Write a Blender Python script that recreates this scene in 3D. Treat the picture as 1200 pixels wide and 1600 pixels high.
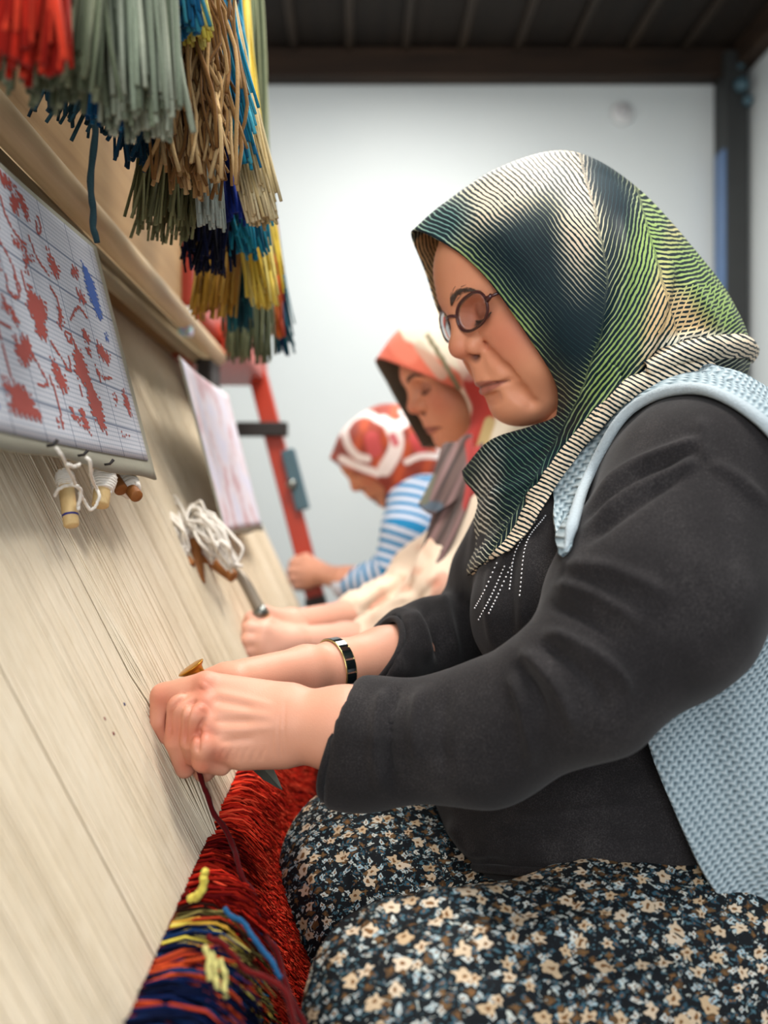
import bpy, math, random
import numpy as np
from mathutils import Vector, Matrix

# ---------------------------------------------------------------- camera, world, lights, exposure
scene = bpy.context.scene
for o in list(bpy.data.objects):
    bpy.data.objects.remove(o, do_unlink=True)
COL = scene.collection
ZC = 0.87                      # eye height of the camera above the floor
FPX, CX, CY = 1244.0, 555.0, 790.0

cam_d = bpy.data.cameras.new('camera')
cam_d.lens = 28.0
cam_d.sensor_width = 36.0
cam_d.shift_x = 45 / 1600
cam_d.shift_y = -10 / 1600
cam_d.clip_start = 0.02
cam_d.dof.use_dof = True
cam_d.dof.focus_distance = 0.66
cam_d.dof.aperture_fstop = 3.1
cam = bpy.data.objects.new('camera', cam_d)
cam.location = (0, 0, ZC)
cam.rotation_euler = (math.pi / 2, 0, 0)
COL.objects.link(cam)
scene.camera = cam

world = bpy.data.worlds.new('world')
scene.world = world
world.use_nodes = True
world.node_tree.nodes['Background'].inputs[0].default_value = (0.92, 0.96, 1.0, 1)
world.node_tree.nodes['Background'].inputs[1].default_value = 0.42

def area_light(name, loc, target, size, energy, color, size_y=None):
    d = bpy.data.lights.new(name, 'AREA')
    d.energy = energy
    d.color = color
    d.size = size
    if size_y:
        d.shape = 'RECTANGLE'
        d.size_y = size_y
    o = bpy.data.objects.new(name, d)
    o.location = loc
    v = Vector(target) - Vector(loc)
    o.rotation_euler = v.to_track_quat('-Z', 'Y').to_euler()
    COL.objects.link(o)
    return o

# two fluorescent fittings under the ceiling, over the weavers, plus an added soft fill behind the camera
area_light('ceiling_lamp_front', (0.25, 0.70, ZC + 1.50), (0.05, 0.9, ZC), 0.35, 25.0, (1.0, 0.955, 0.90), 0.9)
area_light('ceiling_lamp_rear', (0.30, 1.95, ZC + 1.50), (0.25, 2.05, ZC), 0.30, 21.0, (1.0, 0.96, 0.91), 0.9)
area_light('camera_side_fill', (-0.15, -1.15, ZC + 0.55), (0.15, 1.0, ZC + 0.05), 1.0, 17.0, (0.93, 0.97, 1.0), 1.3)

vs = scene.view_settings
vs.view_transform = 'Standard'
vs.look = 'None'
vs.exposure = 0.60
vs.gamma = 1.0
vs.use_curve_mapping = False

# ---------------------------------------------------------------- helpers
rng = np.random.default_rng(7)
random.seed(7)

def P(px, py, d):
    """a point of the place: seen at pixel px, py and d metres in front of the lens"""
    return np.array([(px - CX) * d / FPX, d, ZC - (py - CY) * d / FPX])

def W(x, y, z):
    return np.array([x, y, ZC + z])

def lin(c):
    """sRGB 0-255 to linear"""
    out = []
    for v in c:
        v = v / 255.0
        out.append(v / 12.92 if v <= 0.04045 else ((v + 0.055) / 1.055) ** 2.4)
    return tuple(out)

def tag(o, label=None, category=None, group=None, kind=None):
    if label: o['label'] = label
    if category: o['category'] = category
    if group: o['group'] = group
    if kind: o['kind'] = kind
    return o

def link(name, me, mat=None, parent=None):
    o = bpy.data.objects.new(name, me)
    COL.objects.link(o)
    if mat is not None and len(me.materials) == 0:
        me.materials.append(mat)
    if parent is not None:
        o.parent = parent
        o.matrix_parent_inverse = parent.matrix_world.inverted()
    return o

def empty(name, loc):
    o = bpy.data.objects.new(name, None)
    o.location = tuple(float(v) for v in loc)
    o.empty_display_size = 0.05
    COL.objects.link(o)
    o.matrix_world = Matrix.Translation(o.location)
    return o

def npmesh(name, V, Fq=None, Ft=None, col=None, attrs=None, smooth=True, uv=None):
    """mesh from numpy vertices, quads and triangles, per-vertex colours and float attributes"""
    V = np.asarray(V, np.float32).reshape(-1, 3)
    me = bpy.data.meshes.new(name)
    nq = 0 if Fq is None else len(Fq)
    nt = 0 if Ft is None else len(Ft)
    me.vertices.add(len(V))
    me.vertices.foreach_set('co', V.ravel())
    loops = []
    if nq: loops.append(np.asarray(Fq, np.int32).ravel())
    if nt: loops.append(np.asarray(Ft, np.int32).ravel())
    lp = np.concatenate(loops)
    me.loops.add(len(lp))
    me.loops.foreach_set('vertex_index', lp)
    me.polygons.add(nq + nt)
    st = np.concatenate([np.arange(nq) * 4, nq * 4 + np.arange(nt) * 3]).astype(np.int32)
    me.polygons.foreach_set('loop_start', st)
    me.polygons.foreach_set('use_smooth', np.full(nq + nt, smooth, bool))
    me.update(calc_edges=True)
    if col is not None:
        a = me.color_attributes.new('Col', 'FLOAT_COLOR', 'POINT')
        c = np.ones((len(V), 4), np.float32)
        c[:, :3] = np.asarray(col, np.float32)
        a.data.foreach_set('color', c.ravel())
    for k, v in (attrs or {}).items():
        v = np.asarray(v, np.float32)
        if v.ndim == 2:
            a = me.attributes.new(k, 'FLOAT_VECTOR', 'POINT')
            a.data.foreach_set('vector', v.ravel())
        else:
            a = me.attributes.new(k, 'FLOAT', 'POINT')
            a.data.foreach_set('value', v)
    me.validate()
    return me

class MB:
    """collects shapes that become one mesh object"""
    def __init__(self):
        self.V, self.Q, self.T, self.C = [], [], [], []
        self.n = 0
    def add(self, V, Q=None, T=None, c=None):
        V = np.asarray(V, float).reshape(-1, 3)
        if Q is not None and len(Q): self.Q.append(np.asarray(Q, int) + self.n)
        if T is not None and len(T): self.T.append(np.asarray(T, int) + self.n)
        self.V.append(V)
        cc = np.ones((len(V), 3))
        if c is not None: cc[:] = c
        self.C.append(cc)
        self.n += len(V)
    def box(self, c, s, R=None, col=None, bev=0.0):
        """box of full size s about c; bev > 0 chamfers every edge"""
        s = np.asarray(s, float) / 2
        if bev <= 0:
            v = np.array([[x, y, z] for x in (-1, 1) for y in (-1, 1) for z in (-1, 1)], float) * s
            q = [[0, 1, 3, 2], [4, 6, 7, 5], [0, 4, 5, 1], [2, 3, 7, 6], [0, 2, 6, 4], [1, 5, 7, 3]]
            t = None
        else:
            v, idx = [], {}
            for sx in (-1, 1):
                for sy in (-1, 1):
                    for sz in (-1, 1):
                        for ax in range(3):
                            p = np.array([sx, sy, sz], float) * (s - bev)
                            p[ax] = (sx, sy, sz)[ax] * s[ax]
                            idx[(sx, sy, sz, ax)] = len(v)
                            v.append(p)
            q, t = [], []
            for ax in range(3):
                a, b = (ax + 1) % 3, (ax + 2) % 3
                for sg in (-1, 1):
                    f = []
                    for (sa, sb) in ((-1, -1), (1, -1), (1, 1), (-1, 1)):
                        k = [0, 0, 0]; k[ax] = sg; k[a] = sa; k[b] = sb
                        f.append(idx[(*k, ax)])
                    q.append(f if sg > 0 else f[::-1])
                for sa in (-1, 1):
                    for sb in (-1, 1):
                        k0 = [0, 0, 0]; k1 = [0, 0, 0]
                        k0[ax], k1[ax] = -1, 1
                        k0[a] = k1[a] = sa; k0[b] = k1[b] = sb
                        f = [idx[(*k0, a)], idx[(*k1, a)], idx[(*k1, b)], idx[(*k0, b)]]
                        q.append(f if sa * sb > 0 else f[::-1])
            for sx in (-1, 1):
                for sy in (-1, 1):
                    for sz in (-1, 1):
                        f = [idx[(sx, sy, sz, k)] for k in range(3)]
                        t.append(f if sx * sy * sz > 0 else f[::-1])
            v = np.array(v)
        if R is not None: v = v @ np.asarray(R).T
        self.add(v + np.asarray(c), q, t, col)
        return self
    def tube(self, pts, r, sides=6, col=None, caps=True, flat=None):
        """tube along pts with radius r (number or list); flat=(direction, factor) squashes the section"""
        pts = np.asarray(pts, float)
        n = len(pts)
        r = np.full(n, r, float) if np.isscalar(r) else np.asarray(r, float)
        tg = np.gradient(pts, axis=0)
        tg /= np.linalg.norm(tg, axis=1)[:, None] + 1e-12
        up = np.array([0, 0, 1.0]) if abs(tg[0][2]) < 0.9 else np.array([1.0, 0, 0])
        nn = np.zeros_like(pts)
        a = np.cross(up, tg[0]); a /= np.linalg.norm(a)
        nn[0] = a
        for i in range(1, n):
            a = a - tg[i] * np.dot(a, tg[i]); a /= np.linalg.norm(a) + 1e-12
            nn[i] = a
        bb = np.cross(tg, nn)
        th = np.arange(sides) * 2 * np.pi / sides
        off = (nn[:, None, :] * np.cos(th)[None, :, None] + bb[:, None, :] * np.sin(th)[None, :, None]) * r[:, None, None]
        if flat is not None:
            dv = np.asarray(flat[0], float); dv /= np.linalg.norm(dv)
            k = (off @ dv)
            off = off - k[..., None] * dv * (1 - flat[1])
        v = (pts[:, None, :] + off).reshape(-1, 3)
        i, j = np.meshgrid(np.arange(n - 1), np.arange(sides), indexing='ij')
        j2 = (j + 1) % sides
        q = np.stack([i * sides + j, i * sides + j2, (i + 1) * sides + j2, (i + 1) * sides + j], -1).reshape(-1, 4)
        t = []
        c = None if col is None else (np.repeat(np.asarray(col), sides, 0) if np.ndim(col) == 2 else col)
        if caps:
            v = np.vstack([v, pts[0], pts[-1]])
            b = n * sides
            t = [[b, (k + 1) % sides, k] for k in range(sides)] + [[b + 1, (n - 1) * sides + k, (n - 1) * sides + (k + 1) % sides] for k in range(sides)]
            if c is not None and np.ndim(c) == 2: c = np.vstack([c, c[0], c[-1]])
        self.add(v, q, t, c)
        return self
    def sphere(self, c, r, n=8, col=None, R=None):
        """ellipsoid with radii r"""
        r = np.ones(3) * r
        v, q, t = [], [], []
        for i in range(1, n):
            a = math.pi * i / n
            for j in range(2 * n):
                b = math.pi * j / n
                v.append([math.sin(a) * math.cos(b), math.sin(a) * math.sin(b), math.cos(a)])
        v = np.array(v + [[0, 0, 1], [0, 0, -1]]) * r
        m = 2 * n
        for i in range(n - 2):
            for j in range(m):
                q.append([i * m + j, (i + 1) * m + j, (i + 1) * m + (j + 1) % m, i * m + (j + 1) % m])
        top, bot = (n - 1) * m, (n - 1) * m + 1
        for j in range(m):
            t.append([top, j, (j + 1) % m])
            t.append([bot, (n - 2) * m + (j + 1) % m, (n - 2) * m + j])
        if R is not None: v = v @ np.asarray(R).T
        self.add(v + np.asarray(c), q, t, col)
        return self
    def mesh(self, name, smooth=True):
        Q = np.concatenate(self.Q) if self.Q else None
        T = np.concatenate(self.T) if self.T else None
        return npmesh(name, np.concatenate(self.V), Q, T, np.concatenate(self.C), smooth=smooth)
    def build(self, name, mat, parent=None, smooth=False):
        return link(name, self.mesh(name, smooth), mat, parent)

def catmull(pts, n):
    """smooth curve through the points, n samples"""
    pts = np.asarray(pts, float)
    m = len(pts)
    t = np.linspace(0, m - 1, n)
    i = np.clip(t.astype(int), 0, m - 2)
    f = (t - i)[:, None]
    g = lambda k: pts[np.clip(k, 0, m - 1)]
    p0, p1, p2, p3 = g(i - 1), g(i), g(i + 1), g(i + 2)
    p0 = np.where((i == 0)[:, None], 2 * p1 - p2, p0)
    p3 = np.where((i == m - 2)[:, None], 2 * p2 - p1, p3)
    return 0.5 * ((2 * p1) + (-p0 + p2) * f + (2 * p0 - 5 * p1 + 4 * p2 - p3) * f ** 2 + (-p0 + 3 * p1 - 3 * p2 + p3) * f ** 3)

def patch(ctrl, nu, nv, thick=0.0, closed_v=False, disp=None):
    """smooth surface through a grid of points ctrl[i][j]; returns vertices, quads, (u, v) per vertex in metres"""
    C = np.asarray(ctrl, float)
    A = np.stack([catmull(C[:, j], nu) for j in range(C.shape[1])], 1)
    B = np.stack([catmull(A[i], nv) for i in range(nu)], 0)
    du = np.gradient(B, axis=0); dv = np.gradient(B, axis=1)
    N = np.cross(du, dv); N /= np.linalg.norm(N, axis=2)[..., None] + 1e-12
    su = np.cumsum(np.linalg.norm(du, axis=2), 0)
    sv = np.cumsum(np.linalg.norm(dv, axis=2), 1)
    if disp is not None:
        U, Vv = np.meshgrid(np.linspace(0, 1, nu), np.linspace(0, 1, nv), indexing='ij')
        B = B + N * disp(U, Vv)[..., None]
        du = np.gradient(B, axis=0); dv = np.gradient(B, axis=1)
        N = np.cross(du, dv); N /= np.linalg.norm(N, axis=2)[..., None] + 1e-12
    i, j = np.meshgrid(np.arange(nu - 1), np.arange(nv - 1), indexing='ij')
    q = np.stack([i * nv + j, (i + 1) * nv + j, (i + 1) * nv + j + 1, i * nv + j + 1], -1).reshape(-1, 4)
    V = B.reshape(-1, 3)
    S = np.stack([su, sv], -1).reshape(-1, 2)
    U, Vv = np.meshgrid(np.linspace(0, 1, nu), np.linspace(0, 1, nv), indexing='ij')
    PV = np.stack([U, Vv], -1).reshape(-1, 2)
    if thick > 0:
        m = len(V)
        V2 = (B - N * thick).reshape(-1, 3)
        V = np.vstack([V, V2])
        q2 = q[:, ::-1] + m
        ring = [k for k in range(nv)] + [r * nv + nv - 1 for r in range(1, nu)] + [(nu - 1) * nv + k for k in range(nv - 2, -1, -1)] + [r * nv for r in range(nu - 2, 0, -1)]
        ring = np.array(ring); rn = np.roll(ring, -1)
        q3 = np.stack([ring, rn, rn + m, ring + m], -1)
        q = np.vstack([q, q2, q3])
        S = np.vstack([S, S]); PV = np.vstack([PV, PV])
    return V, q, S, PV

# ---------------------------------------------------------------- materials
class NT:
    """tiny node-tree writer"""
    def __init__(self, name, rough=0.6, spec=0.5):
        self.m = bpy.data.materials.new(name)
        self.m.use_nodes = True
        self.t = self.m.node_tree
        self.b = self.t.nodes['Principled BSDF']
        self.b.inputs['Roughness'].default_value = rough
        self.b.inputs['Specular IOR Level'].default_value = spec
    def n(self, typ, **kw):
        nd = self.t.nodes.new(typ)
        ins = kw.pop('ins', {})
        for k, v in kw.items(): setattr(nd, k, v)
        for k, v in ins.items(): self.put(nd.inputs[k], v)
        return nd
    def put(self, sock, v):
        if isinstance(v, bpy.types.NodeSocket): self.t.links.new(v, sock)
        elif isinstance(v, bpy.types.Node): self.t.links.new(v.outputs[0], sock)
        elif isinstance(v, (tuple, list)) and len(v) == 3 and sock.type == 'RGBA': sock.default_value = (*v, 1)
        else: sock.default_value = v
    def math(self, op, a, b=0.0, c=None, clamp=False):
        nd = self.n('ShaderNodeMath', operation=op, use_clamp=clamp)
        self.put(nd.inputs[0], a); self.put(nd.inputs[1], b)
        if c is not None: self.put(nd.inputs[2], c)
        return nd.outputs[0]
    def mix(self, f, a, b, blend='MIX'):
        nd = self.n('ShaderNodeMix', data_type='RGBA', blend_type=blend)
        self.put(nd.inputs[0], f); self.put(nd.inputs[6], a); self.put(nd.inputs[7], b)
        return nd.outputs[2]
    def ramp(self, f, stops, interp='LINEAR'):
        nd = self.n('ShaderNodeValToRGB')
        cr = nd.color_ramp; cr.interpolation = interp
        while len(cr.elements) < len(stops): cr.elements.new(0.5)
        for e, (p, c) in zip(cr.elements, stops):
            e.position = p
            e.color = (c, c, c, 1) if np.isscalar(c) else (*c, 1)
        self.put(nd.inputs[0], f)
        return nd.outputs[0]
    def co(self, scale=None, kind='Object', attr=None):
        if attr:
            src = self.n('ShaderNodeAttribute', attribute_name=attr).outputs['Vector']
        else:
            src = self.n('ShaderNodeTexCoord').outputs[kind]
        if scale is None: return src
        mp = self.n('ShaderNodeMapping')
        self.put(mp.inputs['Vector'], src)
        mp.inputs['Scale'].default_value = scale if not np.isscalar(scale) else (scale,) * 3
        return mp.outputs[0]
    def noise(self, co, scale, detail=3, rough=0.5, out=0, dist=0.0):
        nd = self.n('ShaderNodeTexNoise')
        self.put(nd.inputs['Vector'], co)
        nd.inputs['Scale'].default_value = scale
        nd.inputs['Detail'].default_value = detail
        nd.inputs['Roughness'].default_value = rough
        nd.inputs['Distortion'].default_value = dist
        return nd.outputs[out]
    def vor(self, co, scale, feature='F1', out=0, rnd=1.0):
        nd = self.n('ShaderNodeTexVoronoi', feature=feature)
        self.put(nd.inputs['Vector'], co)
        nd.inputs['Scale'].default_value = scale
        nd.inputs['Randomness'].default_value = rnd
        return nd.outputs[out]
    def attr(self, name, out='Fac'):
        return self.n('ShaderNodeAttribute', attribute_name=name).outputs[out]
    def col(self, c): self.put(self.b.inputs['Base Color'], c); return self
    def bump(self, h, strength=0.3, dist=0.001):
        nd = self.n('ShaderNodeBump')
        nd.inputs['Strength'].default_value = strength
        nd.inputs['Distance'].default_value = dist
        self.put(nd.inputs['Height'], h)
        self.t.links.new(nd.outputs[0], self.b.inputs['Normal'])
        return self
    def set(self, **kw):
        for k, v in kw.items(): self.put(self.b.inputs[k.replace('_', ' ')], v)
        return self

def plain(name, c, rough=0.6, var=0.12, scale=30, bump=0.0, bscale=200, metal=0.0, spec=0.5):
    """one colour with a little uneven wear"""
    t = NT(name, rough, spec)
    c = lin(c)
    n = t.noise(t.co(), scale, 4)
    t.col(t.mix(n, tuple(v * (1 - var) for v in c), tuple(min(1, v * (1 + var)) for v in c)))
    if bump: t.bump(t.noise(t.co(), bscale, 3), bump, 0.001)
    t.b.inputs['Metallic'].default_value = metal
    return t.m

def wood(name, c0, c1, axis=1, scale=30, rough=0.6):
    t = NT(name, rough, 0.3)
    s = [scale] * 3; s[axis] = scale * 0.06
    n = t.noise(t.co(tuple(s)), 1.0, 5, 0.6, dist=0.6)
    n2 = t.noise(t.co(), 3.0, 2)
    f = t.math('ADD', t.math('MULTIPLY', n, 0.7), t.math('MULTIPLY', n2, 0.3))
    t.col(t.ramp(f, [(0.3, lin(c0)), (0.68, lin(c1))]))
    t.bump(n, 0.25, 0.002)
    return t.m

M = {}
def make_materials():
    t = NT('plaster', 0.85, 0.2)
    n = t.noise(t.co(), 1.3, 4)
    n2 = t.noise(t.co(), 40, 3)
    t.col(t.mix(n, lin((196, 204, 206)), lin((214, 219, 218))))
    t.bump(n2, 0.15, 0.002)
    M['plaster'] = t.m
    M['floor'] = plain('floor_boards', (96, 84, 72), 0.7, 0.25, 6)
    M['ceiling'] = wood('ceiling_wood', (17, 13, 10), (38, 29, 22), 1, 18, 0.7)
    M['batten'] = wood('batten_wood', (30, 23, 18), (56, 44, 33), 1, 18, 0.6)
    M['beam_dark'] = wood('dark_beam_wood', (26, 18, 13), (60, 43, 30), 0, 20, 0.65)
    M['post'] = plain('dark_post', (44, 46, 46), 0.55, 0.2, 12)
    M['edge_glint'] = plain('painted_edge_glint', (84, 112, 152), 0.35, 0.2, 9)  # colour of a blue reflection on the post's edge
    M['beam'] = wood('loom_beam_wood', (150, 116, 76), (198, 164, 118), 1, 26, 0.6)
    M['lip'] = wood('loom_lip_wood', (178, 150, 110), (222, 200, 164), 1, 30, 0.5)
    M['red'] = plain('red_paint', (176, 52, 26), 0.4, 0.15, 8)
    M['black'] = plain('black_steel', (34, 28, 26), 0.5, 0.2, 20)
    M['bluegrey'] = plain('blue_grey_steel', (66, 96, 108), 0.45, 0.2, 20)
    M['steel'] = plain('bare_steel', (128, 132, 128), 0.35, 0.1, 40, metal=0.9)
    M['blade'] = plain('dark_blade', (84, 92, 92), 0.3, 0.15, 60, metal=0.8)
    M['brass'] = plain('brass', (190, 134, 46), 0.28, 0.12, 50, metal=0.75)
    # warp cotton
    t = NT('warp_cotton', 0.85, 0.15)
    n = t.noise(t.co((60, 400, 60)), 1.0, 3)
    n2 = t.noise(t.co(), 9, 3)
    f = t.math('ADD', t.math('MULTIPLY', n, 0.5), t.math('MULTIPLY', n2, 0.5))
    t.col(t.ramp(f, [(0.3, lin((216, 200, 172))), (0.7, lin((236, 224, 202)))]))
    M['warp'] = t.m
    M['cotton'] = plain('white_cotton', (236, 230, 220), 0.9, 0.06, 80, 0.4, 500, spec=0.1)
    M['dowel'] = wood('dowel_wood', (196, 160, 104), (232, 204, 150), 2, 90, 0.55)
    M['dowel_dark'] = wood('dowel_dark_wood', (120, 72, 34), (168, 108, 56), 2, 90, 0.55)
    M['board'] = plain('grey_card', (166, 164, 148), 0.9, 0.08, 25, 0.2, 300, spec=0.1)
    # wool from vertex colours
    t = NT('wool', 0.95, 0.08)
    c = t.attr('Col', 'Color')
    n = t.noise(t.co(), 500, 2)
    t.col(t.mix(t.math('MULTIPLY', n, 0.5), c, t.mix(0.5, c, (0, 0, 0))))
    t.bump(n, 0.5, 0.001)
    t.set(Sheen_Weight=0.08, Sheen_Roughness=0.5)
    M['wool'] = t.m
    t = NT('wool_pile', 1.0, 0.02)
    c = t.attr('Col', 'Color')
    n = t.noise(t.co(), 500, 2)
    t.col(t.mix(t.math('MULTIPLY', n, 0.5), c, t.mix(0.5, c, (0, 0, 0))))
    M['pile'] = t.m
make_materials()

# ---------------------------------------------------------------- the room
BACK, RIGHT, LEFT, CEIL, NEAR = 3.0, 1.45, -1.25, 1.69, -1.6

def slab(name, lo, hi, mat, kind='structure', parent=None, bev=0.0):
    lo, hi = np.array(lo, float), np.array(hi, float)
    b = MB().box((lo + hi) / 2, hi - lo, bev=bev)
    o = b.build(name, mat, parent)
    if parent is None: tag(o, kind=kind)
    return o

fl = slab('floor', (LEFT - .1, NEAR, -0.1), (RIGHT + .1, BACK + .1, 0), M['floor'])
tag(fl, 'dull brown floor under the loom and the weavers')
wb = slab('wall_back', (LEFT - .1, BACK, 0), (RIGHT + .1, BACK + .1, ZC + CEIL + .1), M['plaster'])
tag(wb, 'pale grey plastered wall behind the weavers')
wr = slab('wall_right', (RIGHT, 0.9, 0), (RIGHT + .1, BACK, ZC + CEIL + .1), M['plaster'])
tag(wr, 'narrow strip of pale wall right of the corner post')
wl = slab('wall_left', (LEFT - .1, NEAR, 0), (LEFT, BACK, ZC + CEIL + .1), M['plaster'])
tag(wl, 'plastered wall hidden behind the loom')

ce = empty('ceiling', (0, 1.0, ZC + CEIL))
tag(ce, 'dark brown boarded ceiling', kind='structure')
x = LEFT
k = 0
pw = 0.205
while x < RIGHT + .05:
    o = MB().box((x + pw / 2, 1.3, ZC + CEIL + 0.012 + 0.004 * (k % 2)), (pw - 0.004, 3.3, 0.022), bev=0.002).build('plank', M['ceiling'], ce)
    o = MB().box((x, 1.3, ZC + CEIL - 0.008), (0.03, 3.3, 0.018), bev=0.003).build('batten', M['batten'], ce)
    x += pw
    k += 1

bm = MB().box((0.1, BACK - 0.035, ZC + 1.635), (2.7, 0.07, 0.105), bev=0.004).build('trim_1', M['beam_dark'])
tag(bm, 'dark timber rail along the top of the pale wall', kind='structure')
bm2 = MB().box((RIGHT - 0.03, 1.95, ZC + 1.645), (0.06, 2.0, 0.10), bev=0.004).build('trim_2', M['beam_dark'])
tag(bm2, 'dark timber rail running over the right-hand wall', kind='structure')
po = empty('trim_3', (1.40, BACK - 0.05, 0))
tag(po, 'dark grey corner post beside the pale wall', kind='structure')
MB().box((1.392, BACK - 0.05, ZC / 2 + 0.83), (0.085, 0.1, ZC + 1.66), bev=0.004).build('post_shaft', M['post'], po)
MB().box((1.345, BACK - 0.065, ZC + 0.35), (0.012, 0.07, 1.9), bev=0.002).build('blue_reflection', M['edge_glint'], po)  # thin strip standing in for blue light reflected along the post
kn = MB()
kn.sphere((1.40, BACK - 0.115, ZC + 1.525), (0.028, 0.02, 0.026), 6)
kn.sphere((1.425, BACK - 0.11, ZC + 1.47), (0.018, 0.016, 0.02), 6)
kn.sphere((1.40, BACK - 0.11, ZC + 1.60), (0.012, 0.016, 0.012), 6)
kn.build('bolt', M['bluegrey'], po, True)
# small round rosette on the wall
rs = empty('wall_rosette', P(972, 178, BACK))
tag(rs, 'small round pale rosette high on the back wall', 'wall fitting')
b = MB()
c0 = P(972, 178, BACK - 0.002)
b.tube([c0, c0 + [0, -0.012, 0]], [0.046, 0.042], 24)
b.build('disc', plain('rosette_paint', (212, 214, 214), 0.7, 0.03), rs, True)
b = MB()
b.tube([c0 + [0.0, -0.008, 0.004], c0 + [0, -0.016, 0.004]], [0.028, 0.026], 20)
b.build('cap', plain('rosette_cap', (186, 186, 188), 0.7, 0.03), rs, True)

# ---------------------------------------------------------------- the loom
KW = 0.45                      # lean of the warp plane
KC = 0.26                      # lean of the frame and of the charts
XF, ZF = -0.117, -0.262        # the fell: where the warp enters the pile
def warp_x(z): return XF - KW * (z - ZF)
def frame_x(z): return XF - KC * (z - ZF)

loom = empty('loom', (-0.1, 1.0, 0))
tag(loom, 'upright carpet loom strung with cream cotton warp threads', 'loom')

def make_warp():
    # front and rear layers of cotton threads from the lower beam to the upper beam
    V, Q = [], []
    nseg = 15
    ys = []
    y = -0.15
    while y < 1.87:
        ys.append(y)
        y += 0.00165
    ys = np.array(ys)
    n = len(ys)
    z0, z1 = -0.62, 0.52
    base = 0
    for layer in range(2):
        off = 0.0 if layer == 0 else -0.010
        yj = ys + rng.normal(0, 0.00022, n) + (0.0008 if layer else 0)
        # groups of threads pulled apart near the weaver's hands
        xj = rng.normal(0, 0.0003, n)
        rad = 0.00072 + rng.random(n) * 0.00022
        thick = rng.random(n) < 0.015
        rad[thick] *= 1.5; xj[thick] += 0.0012
        zz = np.linspace(z0, z1, nseg)
        for s in range(3):
            pass
        th = np.arange(4) * np.pi / 2 + np.pi / 4
        cz = zz[None, :, None]
        skew = 0.15
        yy_ = yj[:, None] - skew * (zz[None, :] - ZF)
        pull = 0.013 * np.exp(-((yy_ - 0.632) / 0.009) ** 2) * np.exp(-((zz[None, :] + 0.200) / 0.085) ** 2) * (layer == 0)
        pull = pull + 0.006 * np.exp(-((yy_ - 0.662) / 0.006) ** 2) * np.exp(-((zz[None, :] + 0.215) / 0.07) ** 2) * (layer == 0)
        px = (warp_x(zz)[None, :] + off + xj[:, None] + pull)[..., None] + rad[:, None, None] * np.cos(th)
        py = (yj[:, None] - skew * (zz[None, :] - ZF))[..., None] + rad[:, None, None] * np.sin(th)
        pz = np.broadcast_to(ZC + cz, px.shape) + 0 * px
        V.append(np.stack([px, py, pz], -1).reshape(-1, 3))
        t, i, j = np.meshgrid(np.arange(n), np.arange(nseg - 1), np.arange(4), indexing='ij')
        a = base + (t * nseg + i) * 4
        Q.append(np.stack([a + j, a + (j + 1) % 4, a + 4 + (j + 1) % 4, a + 4 + j], -1).reshape(-1, 4))
        base += n * nseg * 4
    o = link('warp_threads', npmesh('warp_threads', np.concatenate(V), np.concatenate(Q)), M['warp'], loom)
    tag(o, 'dense sheet of cream cotton warp threads', kind='stuff')
make_warp()

# upper beam with its rounded lower lip
ub = MB()
xb = frame_x(0.33)
ub.box((xb - 0.085, 0.68, ZC + 0.455), (0.15, 1.86, 0.30), bev=0.006)
ub.build('upper_beam', M['beam'], loom)
lp = MB()
pts = [(xb - 0.004, y, ZC + 0.298) for y in np.linspace(-0.25, 1.60, 12)]
lp.tube(pts, 0.0165, 12)
lp.box((xb - 0.03, 0.675, ZC + 0.297), (0.05, 1.85, 0.030), bev=0.004)
lp.build('beam_lip', M['lip'], loom, True)
lb = MB().tube([(warp_x(-0.62) - 0.07, y, ZC - 0.62) for y in np.linspace(-0.25, 1.98, 10)], 0.065, 20)
lb.build('lower_beam', M['beam'], loom, True)

# red painted end frame
Rl = np.array([[math.cos(math.atan(KC)), 0, -math.sin(math.atan(KC))], [0, 1, 0], [math.sin(math.atan(KC)), 0, math.cos(math.atan(KC))]])
def along(z, d, dx=0.0): return W(frame_x(z) + dx, d, z)
def bar(name, z0, z1, d, w, t, dx, mat, parent=loom, bev=0.003):
    a, b_ = along(z0, d, dx), along(z1, d, dx)
    L = np.linalg.norm(b_ - a)
    return MB().box((a + b_) / 2, (w, t, L), R=Rl, bev=bev).build(name, mat, parent)
DP = 1.95
bar('end_post', -0.86, 0.36, DP, 0.044, 0.05, 0.03, M['red'])
MB().box(P(410, 671, DP - 0.04), (0.122, 0.03, 0.034), bev=0.003).build('cross_arm', M['black'], loom)
a = P(462, 750, DP - 0.02)
MB().box(a, (0.032, 0.05, 0.15), R=Rl, bev=0.003).build('side_plate', M['bluegrey'], loom)
b = MB(); b.tube([P(456, 757, DP - 0.045), P(456, 757, DP - 0.06)], [0.013, 0.011], 12)
b.build('bolt', M['steel'], loom, True)
# red collar round the far end of the beam and the plate over the post
MB().box((xb - 0.07, 1.46, ZC + 0.385), (0.155, 0.34, 0.115), bev=0.006).build('beam_collar', M['red'], loom)
MB().box((xb - 0.03, 1.80, ZC + 0.335), (0.16, 0.40, 0.07), bev=0.006).build('end_bracket', M['red'], loom)
MB().box((xb - 0.02, 1.58, ZC + 0.25), (0.03, 0.10, 0.10), bev=0.004).build('hinge_block', M['black'], loom)
bar('post_foot', -0.30, -0.22, DP - 0.03, 0.05, 0.05, 0.03, M['black'])
# yarn rail
MB().tube([(-0.15, y, ZC + 0.86) for y in np.linspace(-0.1, 1.27, 8)], 0.011, 10).build('yarn_rail', M['dowel'], loom, True)
for yy in (-0.05, 1.22):
    MB().tube([(-0.15, yy, ZC + 0.86), (-0.30, yy, ZC + 0.80), (-0.36, yy, ZC + 0.58)], 0.009, 8).build('rail_arm', M['black'], loom, True)

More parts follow.
